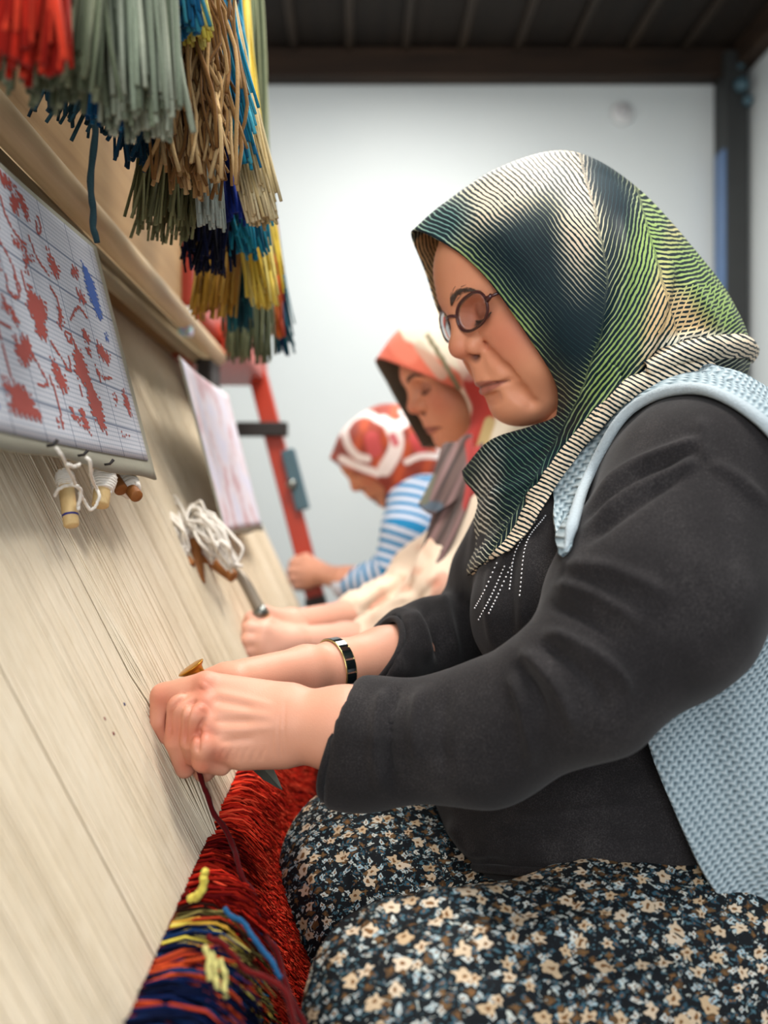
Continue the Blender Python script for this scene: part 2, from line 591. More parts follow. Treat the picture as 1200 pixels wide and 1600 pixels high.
# small printed packet tucked beside the beam
pk = MB()
c0 = P(290, 503, 1.28)
pk.box(c0, (0.02, 0.03, 0.045), bev=0.003)
t = NT('packet_print', 0.4)
v = t.vor(t.co(), 90, out=1)
t.col(t.mix(0.55, v, lin((190, 215, 235))))
tag(pk.build('paper_packet', t.m), 'small blue and white packet stuck beside the red beam end', 'packet')

# ---------------------------------------------------------------- carpet on the loom
carpet = empty('carpet', (-0.1, 1.0, ZC - 0.5))
tag(carpet, 'half-woven carpet with shaggy red, navy and yellow pile', 'carpet')
RED = np.array([lin((214, 54, 34)), lin((196, 44, 30)), lin((228, 78, 54)), lin((170, 34, 26))])
NAVY = np.array([lin((14, 22, 48)), lin((20, 32, 70)), lin((10, 14, 30)), lin((26, 50, 92))])
DKRED = np.array([lin((110, 18, 16)), lin((140, 30, 20)), lin((80, 12, 14))])
YEL = np.array([lin((226, 208, 90)), lin((206, 190, 110)), lin((190, 150, 60))])
ORG = np.array([lin((196, 78, 42)), lin((160, 56, 34))])
OLV = np.array([lin((86, 76, 44)), lin((52, 40, 28)), lin((124, 114, 66)), lin((46, 24, 20))])
BLU = np.array([lin((40, 96, 140)), lin((24, 66, 110))])

def pile_colour(y, s):
    """y depth along the loom, s distance below the fell"""
    r = rng.random(); y += rng.normal(0, .004)
    pick = lambda A: A[rng.integers(len(A))]
    ny = y + 0.02 * math.sin(s * 60) + 0.012 * math.sin(s * 23 + 2)
    if ny < 0.497:
        w = math.sin(y * 110 + 2.1 * math.sin(s * 40)) * math.cos(s * 55 + y * 60)
        if w > 0.95: return pick(ORG)
        if w < -0.99: return pick(YEL)
        if s < 0.02 and abs(ny - 0.462) < 0.008: return pick(ORG)
        return pick(NAVY)
    if ny < 0.513 and s < 0.03:
        return pick(YEL) if r < 0.6 else pick(ORG)
    if ny < 0.565 and s > 0.02:
        return pick(OLV) if r < 0.72 else (pick(DKRED) if r < 0.95 else pick(BLU))
    if ny < 0.53: return pick(OLV)
    if ny < 0.64 and s < 0.05: return pick(DKRED) if r < 0.8 else pick(RED)
    if rng.random() < 0.10: return pick(DKRED)
    return pick(RED)

def make_pile():
    back = MB()
    zt, zb = ZF, -0.60
    for (za, zb_) in ((zt, zb),):
        a = [warp_x(za) + 0.004, warp_x(zb_) + 0.004]
        v = [[a[0], -0.1, ZC + za], [a[0], 1.85, ZC + za], [a[1], 1.85, ZC + zb_], [a[1], -0.1, ZC + zb_],
             [a[0] - 0.012, -0.1, ZC + za], [a[0] - 0.012, 1.85, ZC + za], [a[1] - 0.012, 1.85, ZC + zb_], [a[1] - 0.012, -0.1, ZC + zb_]]
        back.add(v, [[0, 1, 2, 3], [7, 6, 5, 4], [0, 4, 5, 1], [3, 2, 6, 7], [0, 3, 7, 4], [1, 5, 6, 2]], c=lin((90, 24, 18)))
    back.build('ground_weave', M['pile'], carpet)
    # tufts: curved three-sided strands that stand out of the ground weave
    nrm = np.array([1.0, 0, -KW * -1.0]); nrm = np.array([1, 0, KW]); nrm = nrm / np.linalg.norm(nrm)
    dwn = np.array([KW, 0, -1.0]); dwn /= np.linalg.norm(dwn)
    V, Q, C = [], [], []
    nb = 0
    def tuft(y, s, L, r, curl, col, seg=4, sides=3, yj=0.0):
        nonlocal nb
        p0 = np.array([XF + 0.002, y, ZC + ZF]) + dwn * s
        ts = np.linspace(0, 1, seg)
        ax = p0 + nrm * (L * np.sin(ts * 1.35) / 0.97)[:, None] + dwn * (L * curl * ts ** 2)[:, None] + np.array([0, 1, 0]) * (yj * ts)[:, None]
        e1 = np.array([0, 1.0, 0]); e2 = dwn
        th = np.arange(sides) * 2 * np.pi / sides + rng.random() * 6
        rr = r * np.array([1.0, 1.05, 0.95, 0.6])[:seg] if seg == 4 else r * np.linspace(1, .6, seg)
        v = ax[:, None, :] + rr[:, None, None] * (np.cos(th)[None, :, None] * e1 + np.sin(th)[None, :, None] * e2)
        V.append(v.reshape(-1, 3))
        i, j = np.meshgrid(np.arange(seg - 1), np.arange(sides), indexing='ij')
        Q.append((np.stack([i * sides + j, i * sides + (j + 1) % sides, (i + 1) * sides + (j + 1) % sides, (i + 1) * sides + j], -1).reshape(-1, 4)) + nb)
        c = np.tile(np.asarray(col) * (0.8 + 0.4 * rng.random()), (seg * sides, 1))
        C.append(c)
        nb += seg * sides
    y = 0.26
    while y < 1.82:
        step = 0.0024 if y < 0.9 else 0.007
        s = 0.0
        while s < (0.34 if y < 0.9 else 0.12):
            top = s < 0.030
            L = (0.016 + 0.012 * rng.random()) if top else 0.008 + 0.003 * rng.random()
            if y < 0.56 and s < 0.12: L *= 1.5
            tuft(y + rng.normal(0, step * .4), s + rng.normal(0, .0012), L, 0.0014 if not top else 0.0012, 0.4 + 0.9 * rng.random(), pile_colour(y, s), yj=rng.normal(0, 0.006))
            s += 0.0028 if y < 0.9 else 0.007
        y += step
    me = npmesh('pile', np.concatenate(V), np.concatenate(Q), None, np.concatenate(C))
    o = link('pile', me, M['pile'], carpet)
    tag(o, 'shaggy wool pile', kind='stuff')
make_pile()

def yarn(name, pts, r, c, label, cat='yarn', n=60, wob=0.0006, group=None, sides=6, parent=None):
    p = catmull(pts, n)
    ph = rng.random(3) * 6
    for k in range(3):
        p[:, k] += wob * np.sin(np.linspace(0, 1, n) * len(pts) * (3.1 + 1.3 * k) + ph[k])
    b = MB().tube(p, r * (1 + 0.08 * np.sin(np.arange(n) * 1.1)), sides, col=lin(c))
    o = b.build(name, M['wool'], parent, True)
    if parent is None: tag(o, label, cat, group)
    return o

yarn('yarn_end', [P(246, 1138, .628), P(254, 1146, .622), P(264, 1156, .618)], .0019, (84, 12, 16), 'short dark red yarn end pinched under the forefinger', n=20, wob=.0002)
# long loose ends that hang in front of the pile
yarn('yarn_end', [P(303, 1160, .615), P(308, 1200, .612), P(322, 1240, .606), P(345, 1285, .60), P(370, 1340, .58), P(392, 1395, .56), P(402, 1430, .55), P(425, 1480, .53), P(450, 1540, .51), P(475, 1610, .49)],
     0.0021, (78, 10, 14), 'long dark red yarn end hanging from the weaver\'s fingers', n=120, wob=.0013)
yarn('yarn_end', [P(352, 1420, .50), P(385, 1450, .49), P(415, 1490, .48), P(440, 1530, .47)], 0.0017, (34, 84, 126), 'short blue yarn end lying on the carpet pile')
yarn('yarn_end', [P(325, 1462, .47), P(352, 1480, .465), P(385, 1515, .46), P(440, 1545, .455), P(470, 1620, .45)], 0.0018, (96, 18, 18), 'dark red yarn end lying across the olive knots')
yarn('yarn_end', [P(296, 1404, .50), P(312, 1398, .495), P(318, 1375, .495), P(322, 1362, .495)], 0.0026, (222, 206, 92), 'thick yellow yarn end curling up at the edge of the pile', n=40)
for i, (a, b_) in enumerate((((330, 1490), (338, 1545)), ((345, 1500), (352, 1560)), ((322, 1480), (326, 1530)))):
    yarn('yarn_end', [P(*a, .44), P((a[0] + b_[0]) / 2 + 3, (a[1] + b_[1]) / 2, .435), P(*b_, .43)], 0.0017, (200, 192, 120),
         ('middle', 'rightmost', 'leftmost')[i] + ' of three pale yellow yarn ends over the navy pile', group='pale yellow ends on the navy pile', n=24)

# ---------------------------------------------------------------- pattern charts
def chart_x(z, y): return frame_x(z) + 0.006 * math.sin(y * 9.0)

def on_chart(px, py):
    """(y, z) where the line of sight meets the chart plane"""
    a = (px - CX) / FPX; c = -(py - CY) / FPX
    d = (XF + KC * ZF) / (a + KC * c)
    return d, c * d

def inside(poly, x, y):
    r = False
    j = len(poly) - 1
    for i in range(len(poly)):
        xi, yi = poly[i]; xj, yj = poly[j]
        if (yi > y) != (yj > y) and x < (xj - xi) * (y - yi) / (yj - yi + 1e-12) + xi: r = not r
        j = i
    return r

REDP = [[(10, 60), (60, 110), (92, 150), (62, 165), (30, 130)], [(80, 180), (110, 215), (118, 280), (90, 292), (78, 240)],
        [(98, 160), (130, 200), (152, 270), (162, 335), (140, 300), (118, 230)], [(0, 215), (22, 280), (22, 360), (0, 385)],
        [(90, 405), (150, 440), (152, 468), (95, 432)], [(143, 486), (200, 500), (160, 530), (160, 582), (146, 530)],
        [(0, 400), (15, 470), (42, 565), (20, 545), (0, 505)],
        [(165, 612), (190, 680), (218, 700), (242, 720), (250, 780), (240, 820), (262, 905), (240, 885), (210, 872), (195, 800), (163, 740)],
        [(38, 676), (72, 720), (122, 800), (112, 832), (80, 760), (48, 740)],
        [(98, 865), (130, 925), (150, 855), (182, 920), (187, 1005), (150, 1024), (113, 970)],
        [(38, 1065), (82, 1110), (130, 1105), (170, 1150), (202, 1210), (244, 1284), (150, 1262), (68, 1222), (90, 1182), (58, 1130)],
        [(238, 435), (262, 500), (302, 560), (290, 602), (260, 562), (248, 500)], [(298, 715), (322, 800), (305, 835)],
        [(343, 536), (372, 560), (366, 602), (345, 575)], [(368, 648), (402, 690), (412, 732), (380, 702)],
        [(368, 895), (402, 960), (432, 1040), (452, 1120), (492, 1200), (522, 1345), (490, 1312), (450, 1232), (430, 1132), (378, 1050)],
        [(403, 836), (432, 880), (432, 912), (408, 890)], [(423, 918), (442, 960), (430, 984)],
        [(273, 976), (312, 1040), (342, 1080), (347, 1154), (313, 1132), (288, 1060)], [(278, 1226), (312, 1290), (352, 1312), (318, 1312)],
        [(358, 1196), (402, 1280), (412, 1302), (378, 1272)], [(398, 1200), (432, 1260), (452, 1342), (423, 1312)],
        [(458, 896), (522, 980), (512, 1012), (468, 960)], [(448, 996), (492, 1080), (482, 1092)],
        [(538, 1146), (562, 1190), (550, 1204)], [(568, 1106), (602, 1190), (622, 1274), (588, 1212)], [(560, 1320), (600, 1360), (640, 1380), (600, 1372)]]
REDL = [[(30, 200), (60, 300), (100, 380), (150, 440)], [(0, 380), (50, 450), (100, 560), (122, 680)], [(0, 790), (80, 830)], [(10, 800), (60, 980), (100, 1110)],
        [(260, 640), (300, 720), (310, 830)], [(160, 390), (200, 500), (250, 580)], [(190, 970), (240, 1060), (260, 1110), (220, 1112)],
        [(270, 1070), (310, 1200), (330, 1310)], [(275, 910), (330, 1000), (345, 1040)], [(65, 590), (70, 650), (110, 690), (128, 640), (100, 590)],
        [(190, 330), (205, 390), (212, 350), (195, 300)], [(130, 560), (160, 660)], [(330, 860), (350, 910), (360, 880), (335, 855)], [(350, 980), (360, 1040), (340, 1030)],
        [(350, 800), (380, 740), (420, 790)], [(500, 1080), (530, 1080)], [(400, 1120), (410, 1160)]]
BLUP = [[(385, 518), (432, 600), (482, 790), (470, 804), (420, 682), (398, 590)], [(494, 856), (512, 900), (500, 905)], [(678, 1396), (704, 1452), (690, 1462)], [(0, 1170), (16, 1185), (18, 1210), (0, 1205)]]
def cr(p): return on_chart(p[0] / 3.077, 240 + p[1] / 3.077)

foot = .011
def make_chart(name, label, y0, y1, z0, z1, pz0, pz1, py0, py1, marks):
    ch = empty(name, (chart_x(z0, (y0 + y1) / 2), (y0 + y1) / 2, ZC + z0))
    tag(ch, label, 'chart')
    def sheet(ya, yb, za, zb, off, thick, nu=16, nv=10, wav=0.003):
        ctrl = []
        for i in range(nu):
            row = []
            for j in range(nv):
                y = ya + (yb - ya) * i / (nu - 1); z = za + (zb - za) * j / (nv - 1)
                e = 0.0
                if za == z0: e = (1 - j / (nv - 1)) * ((foot - .034 * max(0.0, y - .5)) if marks else 0) + (wav * .5 * math.sin(y * 37) if j == 0 else 0)
                row.append([chart_x(z + e, y) + off, y, ZC + z + e])
            ctrl.append(row)
        return patch(ctrl, 48, 24, thick)
    V, q, S, PV = sheet(y0, y1, z0, z1, 0.0, 0.0022)
    link('backing_board', npmesh('backing_board', V, q), M['board'], ch)
    V, q, S, PV = sheet(py0, py1, pz0, pz1, 0.0012, 0.0006)
    pp = link('paper', npmesh('paper', V, q), M['chart_paper'], ch)
    if marks:
        cell = 0.0019
        cw = 0.0026
        for nm, polys, lines, c in (('red_print', REDP, REDL, (166, 74, 66)), ('blue_print', BLUP, [], (60, 96, 170))):
            mb = MB()
            done = set()
            P2 = [[cr(p) for p in pl] for pl in polys]
            for pl in P2:
                ys = [p[0] for p in pl]; zs = [p[1] for p in pl]
                for iy in range(int(min(ys) / cw) - 1, int(max(ys) / cw) + 2):
                    for iz in range(int(min(zs) / cell) - 1, int(max(zs) / cell) + 2):
                        yy, zz = (iy + .5) * cw, (iz + .5) * cell
                        if inside(pl, yy + cw * 1.0 * math.sin(iz * 2.3 + iy * .9), zz + cell * 1.3 * math.sin(iy * 2.1 + iz * .7)): done.add((iy, iz))
            for ln in lines:
                pts = catmull(np.array([cr(p) for p in ln]), 60)
                for k, (yy, zz) in enumerate(pts):
                    if k % 9 < 7: done.add((int(yy // cw), int(zz // cell)))
            for (iy, iz) in done:
                ya, za = iy * cw, iz * cell
                if not (py0 + .004 < ya < py1 - .004 and pz0 + .002 < za < pz1 - .003): continue
                v = [[chart_x(z, y) + 0.0016, y, ZC + z] for (y, z) in ((ya, za), (ya + cw, za), (ya + cw, za + cell), (ya, za + cell))]
                mb.add(v, [[0, 3, 2, 1]])
            if mb.n:
                mb.build(nm, plain(nm + '_ink', c, 0.7, 0.12, 60), pp)['kind'] = 'stuff'
    return ch

t = NT('chart_paper', 0.6, 0.3)
co = t.co()
sx = t.n('ShaderNodeSeparateXYZ'); t.put(sx.inputs[0], co)
def gridline(axis_out, pitch, width):
    f = t.math('FRACT', t.math('DIVIDE', axis_out, pitch))
    return t.math('LESS_THAN', f, width)
g1 = gridline(sx.outputs[2], 0.0038, 0.36)
g2 = gridline(sx.outputs[2], 0.0347, 0.055)
g3 = gridline(sx.outputs[1], 0.052, 0.03)
g4 = gridline(sx.outputs[1], 0.0052, 0.18)
base = t.mix(t.math('MULTIPLY', g1, 0.42), lin((206, 208, 216)), lin((120, 140, 160)))
base = t.mix(t.math('MULTIPLY', g4, 0.25), base, lin((120, 140, 160)))
base = t.mix(t.math('MULTIPLY', t.math('MAXIMUM', g2, g3), 0.7), base, lin((70, 90, 120)))
t.col(base)
M['chart_paper'] = t.m
t2 = NT('chart_paper_far', 0.6, 0.3)
n = t2.noise(t2.co((6, 12, 12)), 1.6, 3)
t2.col(t2.ramp(n, [(0.35, lin((206, 206, 224))), (0.52, lin((216, 208, 216))), (0.66, lin((196, 164, 172)))]))
make_chart('weaving_chart', 'paper weaving chart with red floral motif on gridded paper, nearest the camera', 0.22, 0.757, 0.022, 0.246, 0.042, 0.240, 0.22, 0.742, True)
M['chart_paper'] = t2.m
make_chart('weaving_chart', 'pale pink weaving chart hanging further along, beside the red post', 1.09, 1.47, -0.045, 0.205, -0.036, 0.203, 1.095, 1.46, False)

# pins with knotted strings under the near chart
for (pxx, pyy, lab) in ((88, 698, 'black pin at the foot of the chart holding the nearest string'), (134, 713, 'black pin in the middle of the chart foot holding a string'), (171, 727, 'black pin at the foot of the chart farthest from the camera')):
    d, z = on_chart(pxx, pyy)
    c0 = np.array([chart_x(z, d), d, ZC + z])
    b = MB().tube([c0 + [-.004, 0, 0], c0 + [.004, 0.0, 0.001], c0 + [.007, 0, .0045]], [.0009, .0011, .0013], 6)
    tag(b.build('pin', M['black'], smooth=True), lab, 'pin')

# ---------------------------------------------------------------- bobbins
def bobbin(a, b_, r, wrap, label, dark=False, group=None, mark=False):
    a, b_ = np.asarray(a), np.asarray(b_)
    root = empty('yarn_bobbin', b_)
    tag(root, label, 'bobbin', group)
    ax = (b_ - a)
    m = MB()
    m.tube([a, a + ax * .02, a + ax * 0.5, b_ - ax * .02, b_], [r * .9, r, r * 1.02, r, r * .9], 14)
    m.build('stick', M['dowel_dark'] if dark else M['dowel'], root, True)
    if mark:
        c = a + ax * 0.80
        mm = MB().tube([c, c + ax * 0.035], r * 1.06, 14)
        mm.build('blue_mark', plain('blue_ink', (40, 44, 120), .6), root, True)
    if wrap:
        w0, w1, wr = wrap
        n = 150
        ts = np.linspace(0, 1, n)
        u = ax / np.linalg.norm(ax)
        e1 = np.cross(u, [0, 1, 0.2]); e1 /= np.linalg.norm(e1); e2 = np.cross(u, e1)
        turns = 9
        rad = wr * (0.72 + 0.28 * np.sin(np.pi * ts)) + rng.normal(0, 0.0003, n)
        ang = ts * turns * 2 * np.pi
        pp = a + ax * (w0 + (w1 - w0) * ts)[:, None] + e1 * (rad * np.cos(ang))[:, None] + e2 * (rad * np.sin(ang))[:, None]
        L = np.linalg.norm(ax) * (w1 - w0)
        m2 = MB().tube(pp, L / turns * 0.55, 6)
        m2.tube([a + ax * w0, a + ax * (w0 * .7 + w1 * .3), a + ax * (w0 * .3 + w1 * .7), a + ax * w1], [wr * .7, wr * .95, wr * .95, wr * .7], 14)
        m2.build('wound_yarn', M['cotton'], root, True)
    return root
G1 = 'yarn bobbins tucked under the near chart'
bobbin(P(100, 735, .60), P(112, 822, .585), .0056, (0.02, 0.30, .0066), 'bare wooden bobbin with a blue mark hanging nearest the camera', mark=True)
bobbin(P(163, 742, .65), P(157, 790, .635), .0068, (-0.15, 0.55, .0095), 'pale bobbin wound with white cotton, second from the camera')
bobbin(P(178, 748, .71), P(190, 766, .70), .0060, None, 'short brown stick end poking out between the white bobbins', dark=True)
bobbin(P(186, 742, .73), P(214, 776, .70), .0058, (-0.1, 0.72, .0098), 'white cotton bobbin with dark brown end, last under the near chart', dark=True)
G2 = 'bobbins hanging in the middle of the warp'
bobbin(P(248, 815, 1.02), P(282, 852, 1.00), .008, None, 'short dark stick sticking out of the loose white yarn, near end', dark=True)
bobbin(P(240, 826, 1.0), P(299, 886, .98), .008, (0.25, 0.72, .013), 'grey-white wound bobbin with dark tip in the middle of the warp', dark=True)
bobbin(P(300, 830, 1.03), P(311, 912, 1.0), .0085, (0.0, 0.18, .011), 'orange-brown bare stick hanging straight down in the middle of the warp', dark=True)
bobbin(P(310, 862, 1.06), P(324, 872, 1.04), .008, None, 'small dark stick end beside the hanging orange stick', dark=True)
bobbin(P(320, 868, 1.08), P(366, 902, 1.06), .0085, None, 'long slanting brown stick below the loose white yarn', dark=True)
# loose hanks of white cotton lying over those sticks
def hank(pts, r, n, label, spread, group=None):
    b = MB()
    base = catmull(pts, 26)
    for k in range(n):
        off = rng.normal(0, spread, 3) * [0.6, 1, 1]
        w = rng.normal(0, spread * 0.35, (6, 3))
        p = base + off * np.sin(np.linspace(0.25, 2.9, 26))[:, None] + catmull(w, 26)
        b.tube(p, r, 5)
    return tag(b.build('cotton_hank', M['cotton'], smooth=True), label, 'yarn hank', group)
hank([P(232, 800, 1.03), P(258, 812, 1.0), P(278, 835, .985), P(290, 862, .98)], .0022, 26, 'loose white cotton hank draped over the nearer sticks', .007)
hank([P(246, 782, 1.07), P(272, 806, 1.04), P(292, 834, 1.01)], .0022, 22, 'narrow white cotton hank hanging behind the first one', .006)
hank([P(300, 806, 1.05), P(316, 818, 1.02), P(340, 845, 1.01), P(362, 882, 1.02)], .0023, 40, 'full white cotton hank hanging over the orange stick', .012)
hank([P(305, 812, 1.08), P(320, 840, 1.03), P(332, 872, 1.02)], .0022, 22, 'white cotton hank falling beside the slanting brown stick', .008)
# strings
def string(pts, label, r=.0011):
    b = MB().tube(catmull(pts, 40) + rng.normal(0, .0002, (40, 3)), r, 6)
    return tag(b.build('string', M['cotton'], smooth=True), label, 'string')
d1 = .60
string([P(88, 700, .505), P(97, 712, .51), P(106, 732, .53), P(116, 752, .56), P(117, 757, .572)], 'cream string running from the nearest pin to the bare bobbin')
string([P(86, 776, .58), P(92, 764, .575), P(106, 759, .575), P(118, 759, .572), P(126, 766, .58), P(124, 785, .585), P(122, 796, .586)], 'fluffy white string knotted round the bare bobbin', .0014)
string([P(134, 714, .548), P(141, 722, .55), P(143, 745, .57), P(150, 762, .60), P(155, 775, .60), P(149, 792, .60), P(141, 796, .60), P(133, 785, .595), P(125, 770, .585)], 'cream string looping from the middle pin down to the bare bobbin', .0013)
string([P(106, 726, .52), P(116, 729, .53), P(124, 726, .53)], 'short cream string end under the chart foot', .0013)
# small ink marks tied into the warp
for (pxx, pyy, c, lab) in ((193, 1101, (30, 30, 90), 'tiny dark blue knot on the warp left of the hand'), (162, 1124, (110, 20, 30), 'tiny dark red knot on the warp, upper of two'), (176, 1147, (110, 20, 30), 'tiny dark red knot on the warp, lower of two')):
    aa = (pxx - CX) / FPX; cc = -(pyy - CY) / FPX
    d = (XF + KW * ZF) / (aa + KW * cc)
    p = np.array([aa * d, d, ZC + cc * d])
    b = MB().sphere(p, (.0016, .0012, .0017), 5)
    tag(b.build('yarn_knot', plain('knot_ink', c, .9), smooth=True), lab, 'knot')

# ---------------------------------------------------------------- hanging skeins of wool
def skein(cpx, cpy, d, half, zvar, colours, label, n=70, r=.0018, curl=0.0, short=None, seg=22):
    cx = (cpx - CX) * d / FPX
    zb = -(cpy - CY) * d / FPX
    R = half * d / FPX
    b = MB()
    ztop = 0.855
    n = int(n * 1.6); r *= .80
    for k in range(n):
        a = rng.random() * 2 * np.pi
        rr = R * math.sqrt(rng.random())
        ex, ey = rr * math.cos(a), rr * math.sin(a)
        ze = zb + zvar * d / FPX * (rng.random() ** 1.6)
        zs = np.linspace(ztop, ze, seg)
        t_ = np.linspace(0, 1, seg)
        fl = 0.35 + 0.65 * np.sin(np.minimum(t_ * 1.6, np.pi / 2))
        m_ = 6 if curl < .002 else int(9 + curl * 2500)
        ow = catmull(rng.normal(0, 1, (m_, 2)), seg) * (0.0022 + curl)
        xs = (-0.15 + (cx + 0.15) * t_ ** 2.4) + ex * fl + ow[:, 0] * np.minimum(t_ * 2, 1)
        ys = d + ey * fl + ow[:, 1] * np.minimum(t_ * 2, 1)
        xs[0] = -0.15 + ex * .2
        c = np.asarray(colours[rng.integers(len(colours))]) * (0.75 + 0.5 * rng.random())
        if rng.random() < .25:
            tail = rng.normal(0, .004, 2)
            xs[-3:] += tail[0] * np.array([.2, .6, 1.2]); ys[-3:] += tail[1] * np.array([.2, .6, 1.2])
        b.tube(np.stack([xs, ys, ZC + zs], -1), r * (.8 + .5 * rng.random()), 5, col=c)
    o = b.build('yarn_skein', M['wool'], smooth=True)
    return tag(o, label, 'yarn skein', 'wool skeins hanging over the loom')
L = lin
GG = [L((150, 158, 138)), L((132, 142, 122)), L((170, 176, 156)), L((118, 128, 106))]
skein(42, 110, .41, 52, 60, [L((188, 42, 26)), L((158, 30, 20)), L((206, 62, 40))], 'bright red wool skein at the upper left corner', 46, .0024)
skein(72, 150, .45, 74, 60, [L((118, 126, 100)), L((96, 104, 82)), L((140, 146, 118))], 'dull sage wool skein behind the red one', 80, .002)
skein(222, 205, .50, 62, 80, GG, 'large pale grey-green wool skein with blunt cut ends', 95, .0021)
skein(172, 195, .57, 34, 60, [L((26, 92, 138)), L((20, 70, 112)), L((44, 118, 160))], 'blue wool skein between the two grey-green ones', 50, .0019)
skein(118, 190, .62, 66, 60, [L((34, 62, 72)), L((28, 52, 66)), L((44, 76, 86))], 'dark teal wool skein low behind the sage one', 50, .0019, .003)
skein(205, 262, .64, 24, 70, [L((26, 62, 84)), L((18, 46, 66))], 'thin dark blue wool skein beneath the pale grey-green one', 26, .0018, .003)
skein(292, 50, .56, 22, 30, [L((30, 100, 140)), L((20, 76, 112)), L((60, 140, 160))], 'short teal blue skein high above the tan one', 34, .002)
skein(302, 72, .60, 22, 30, [L((216, 196, 84)), L((232, 216, 120))], 'short yellow skein peeping out above the tan one', 30, .0019)
skein(312, 300, .64, 66, 170, [L((176, 140, 92)), L((154, 118, 74)), L((198, 166, 118)), L((120, 84, 46))], 'big tan wool skein with crinkled ends', 110, .0018, .0032, seg=44)
skein(388, 262, .70, 15, 120, [L((40, 140, 170)), L((90, 190, 210)), L((30, 110, 150))], 'thin turquoise wool skein along the cream one', 22, .0018)
skein(412, 350, .74, 24, 60, [L((214, 194, 150)), L((194, 172, 124)), L((226, 210, 170))], 'long cream wool skein at the outer edge', 80, .0017)
skein(254, 368, .74, 48, 40, [L((116, 118, 84)), L((96, 98, 66)), L((140, 140, 100))], 'olive wool skein with a fringed end behind the tan one', 80, .0017)
skein(332, 358, .72, 20, 50, [L((186, 196, 186)), L((164, 176, 168))], 'pale grey wool skein beside the royal blue one', 34, .0018)
skein(366, 345, .80, 26, 60, [L((24, 44, 130)), L((18, 34, 100)), L((34, 60, 160))], 'royal blue wool skein', 50, .0018)
skein(322, 425, .85, 42, 60, [L((14, 20, 44)), L((20, 28, 60)), L((8, 12, 26))], 'almost black navy wool skein below the pale grey one', 70, .0018, .002)
skein(392, 400, .85, 28, 50, [L((34, 134, 164)), L((24, 104, 140)), L((50, 160, 186))], 'bright turquoise wool skein below the royal blue one', 60, .0018, .002)
skein(416, 480, .97, 27, 70, [L((232, 206, 90)), L((240, 222, 130)), L((214, 180, 60))], 'lemon yellow wool skein at the outer edge', 60, .0019)
skein(336, 498, .99, 36, 50, [L((186, 144, 54)), L((160, 118, 44)), L((206, 166, 80))], 'golden mustard wool skein beside the red bracket', 60, .0018)
skein(374, 520, 1.02, 20, 60, [L((30, 84, 96)), L((50, 116, 124)), L((24, 64, 76))], 'dark teal wool skein between mustard and yellow', 34, .0018)
skein(388, 566, 1.12, 40, 70, [L((112, 122, 92)), L((92, 102, 76)), L((134, 140, 106))], 'lowest sage green wool skein above the red post', 80, .0019)
skein(434, 530, 1.17, 13, 60, [L((222, 122, 50)), L((204, 96, 40)), L((190, 70, 50))], 'small orange wool skein at the far end', 26, .002)
skein(447, 556, 1.22, 9, 50, [L((20, 48, 84)), L((26, 84, 96))], 'small navy wool skein, the farthest one', 20, .002)
yarn('yarn_end', [P(136, 150, .60), P(148, 210, .60), P(142, 290, .60), P(146, 340, .60), P(150, 378, .60)], .0026, (46, 70, 76), 'single long dark teal strand hanging down in front of the beam', n=40, wob=.0008)

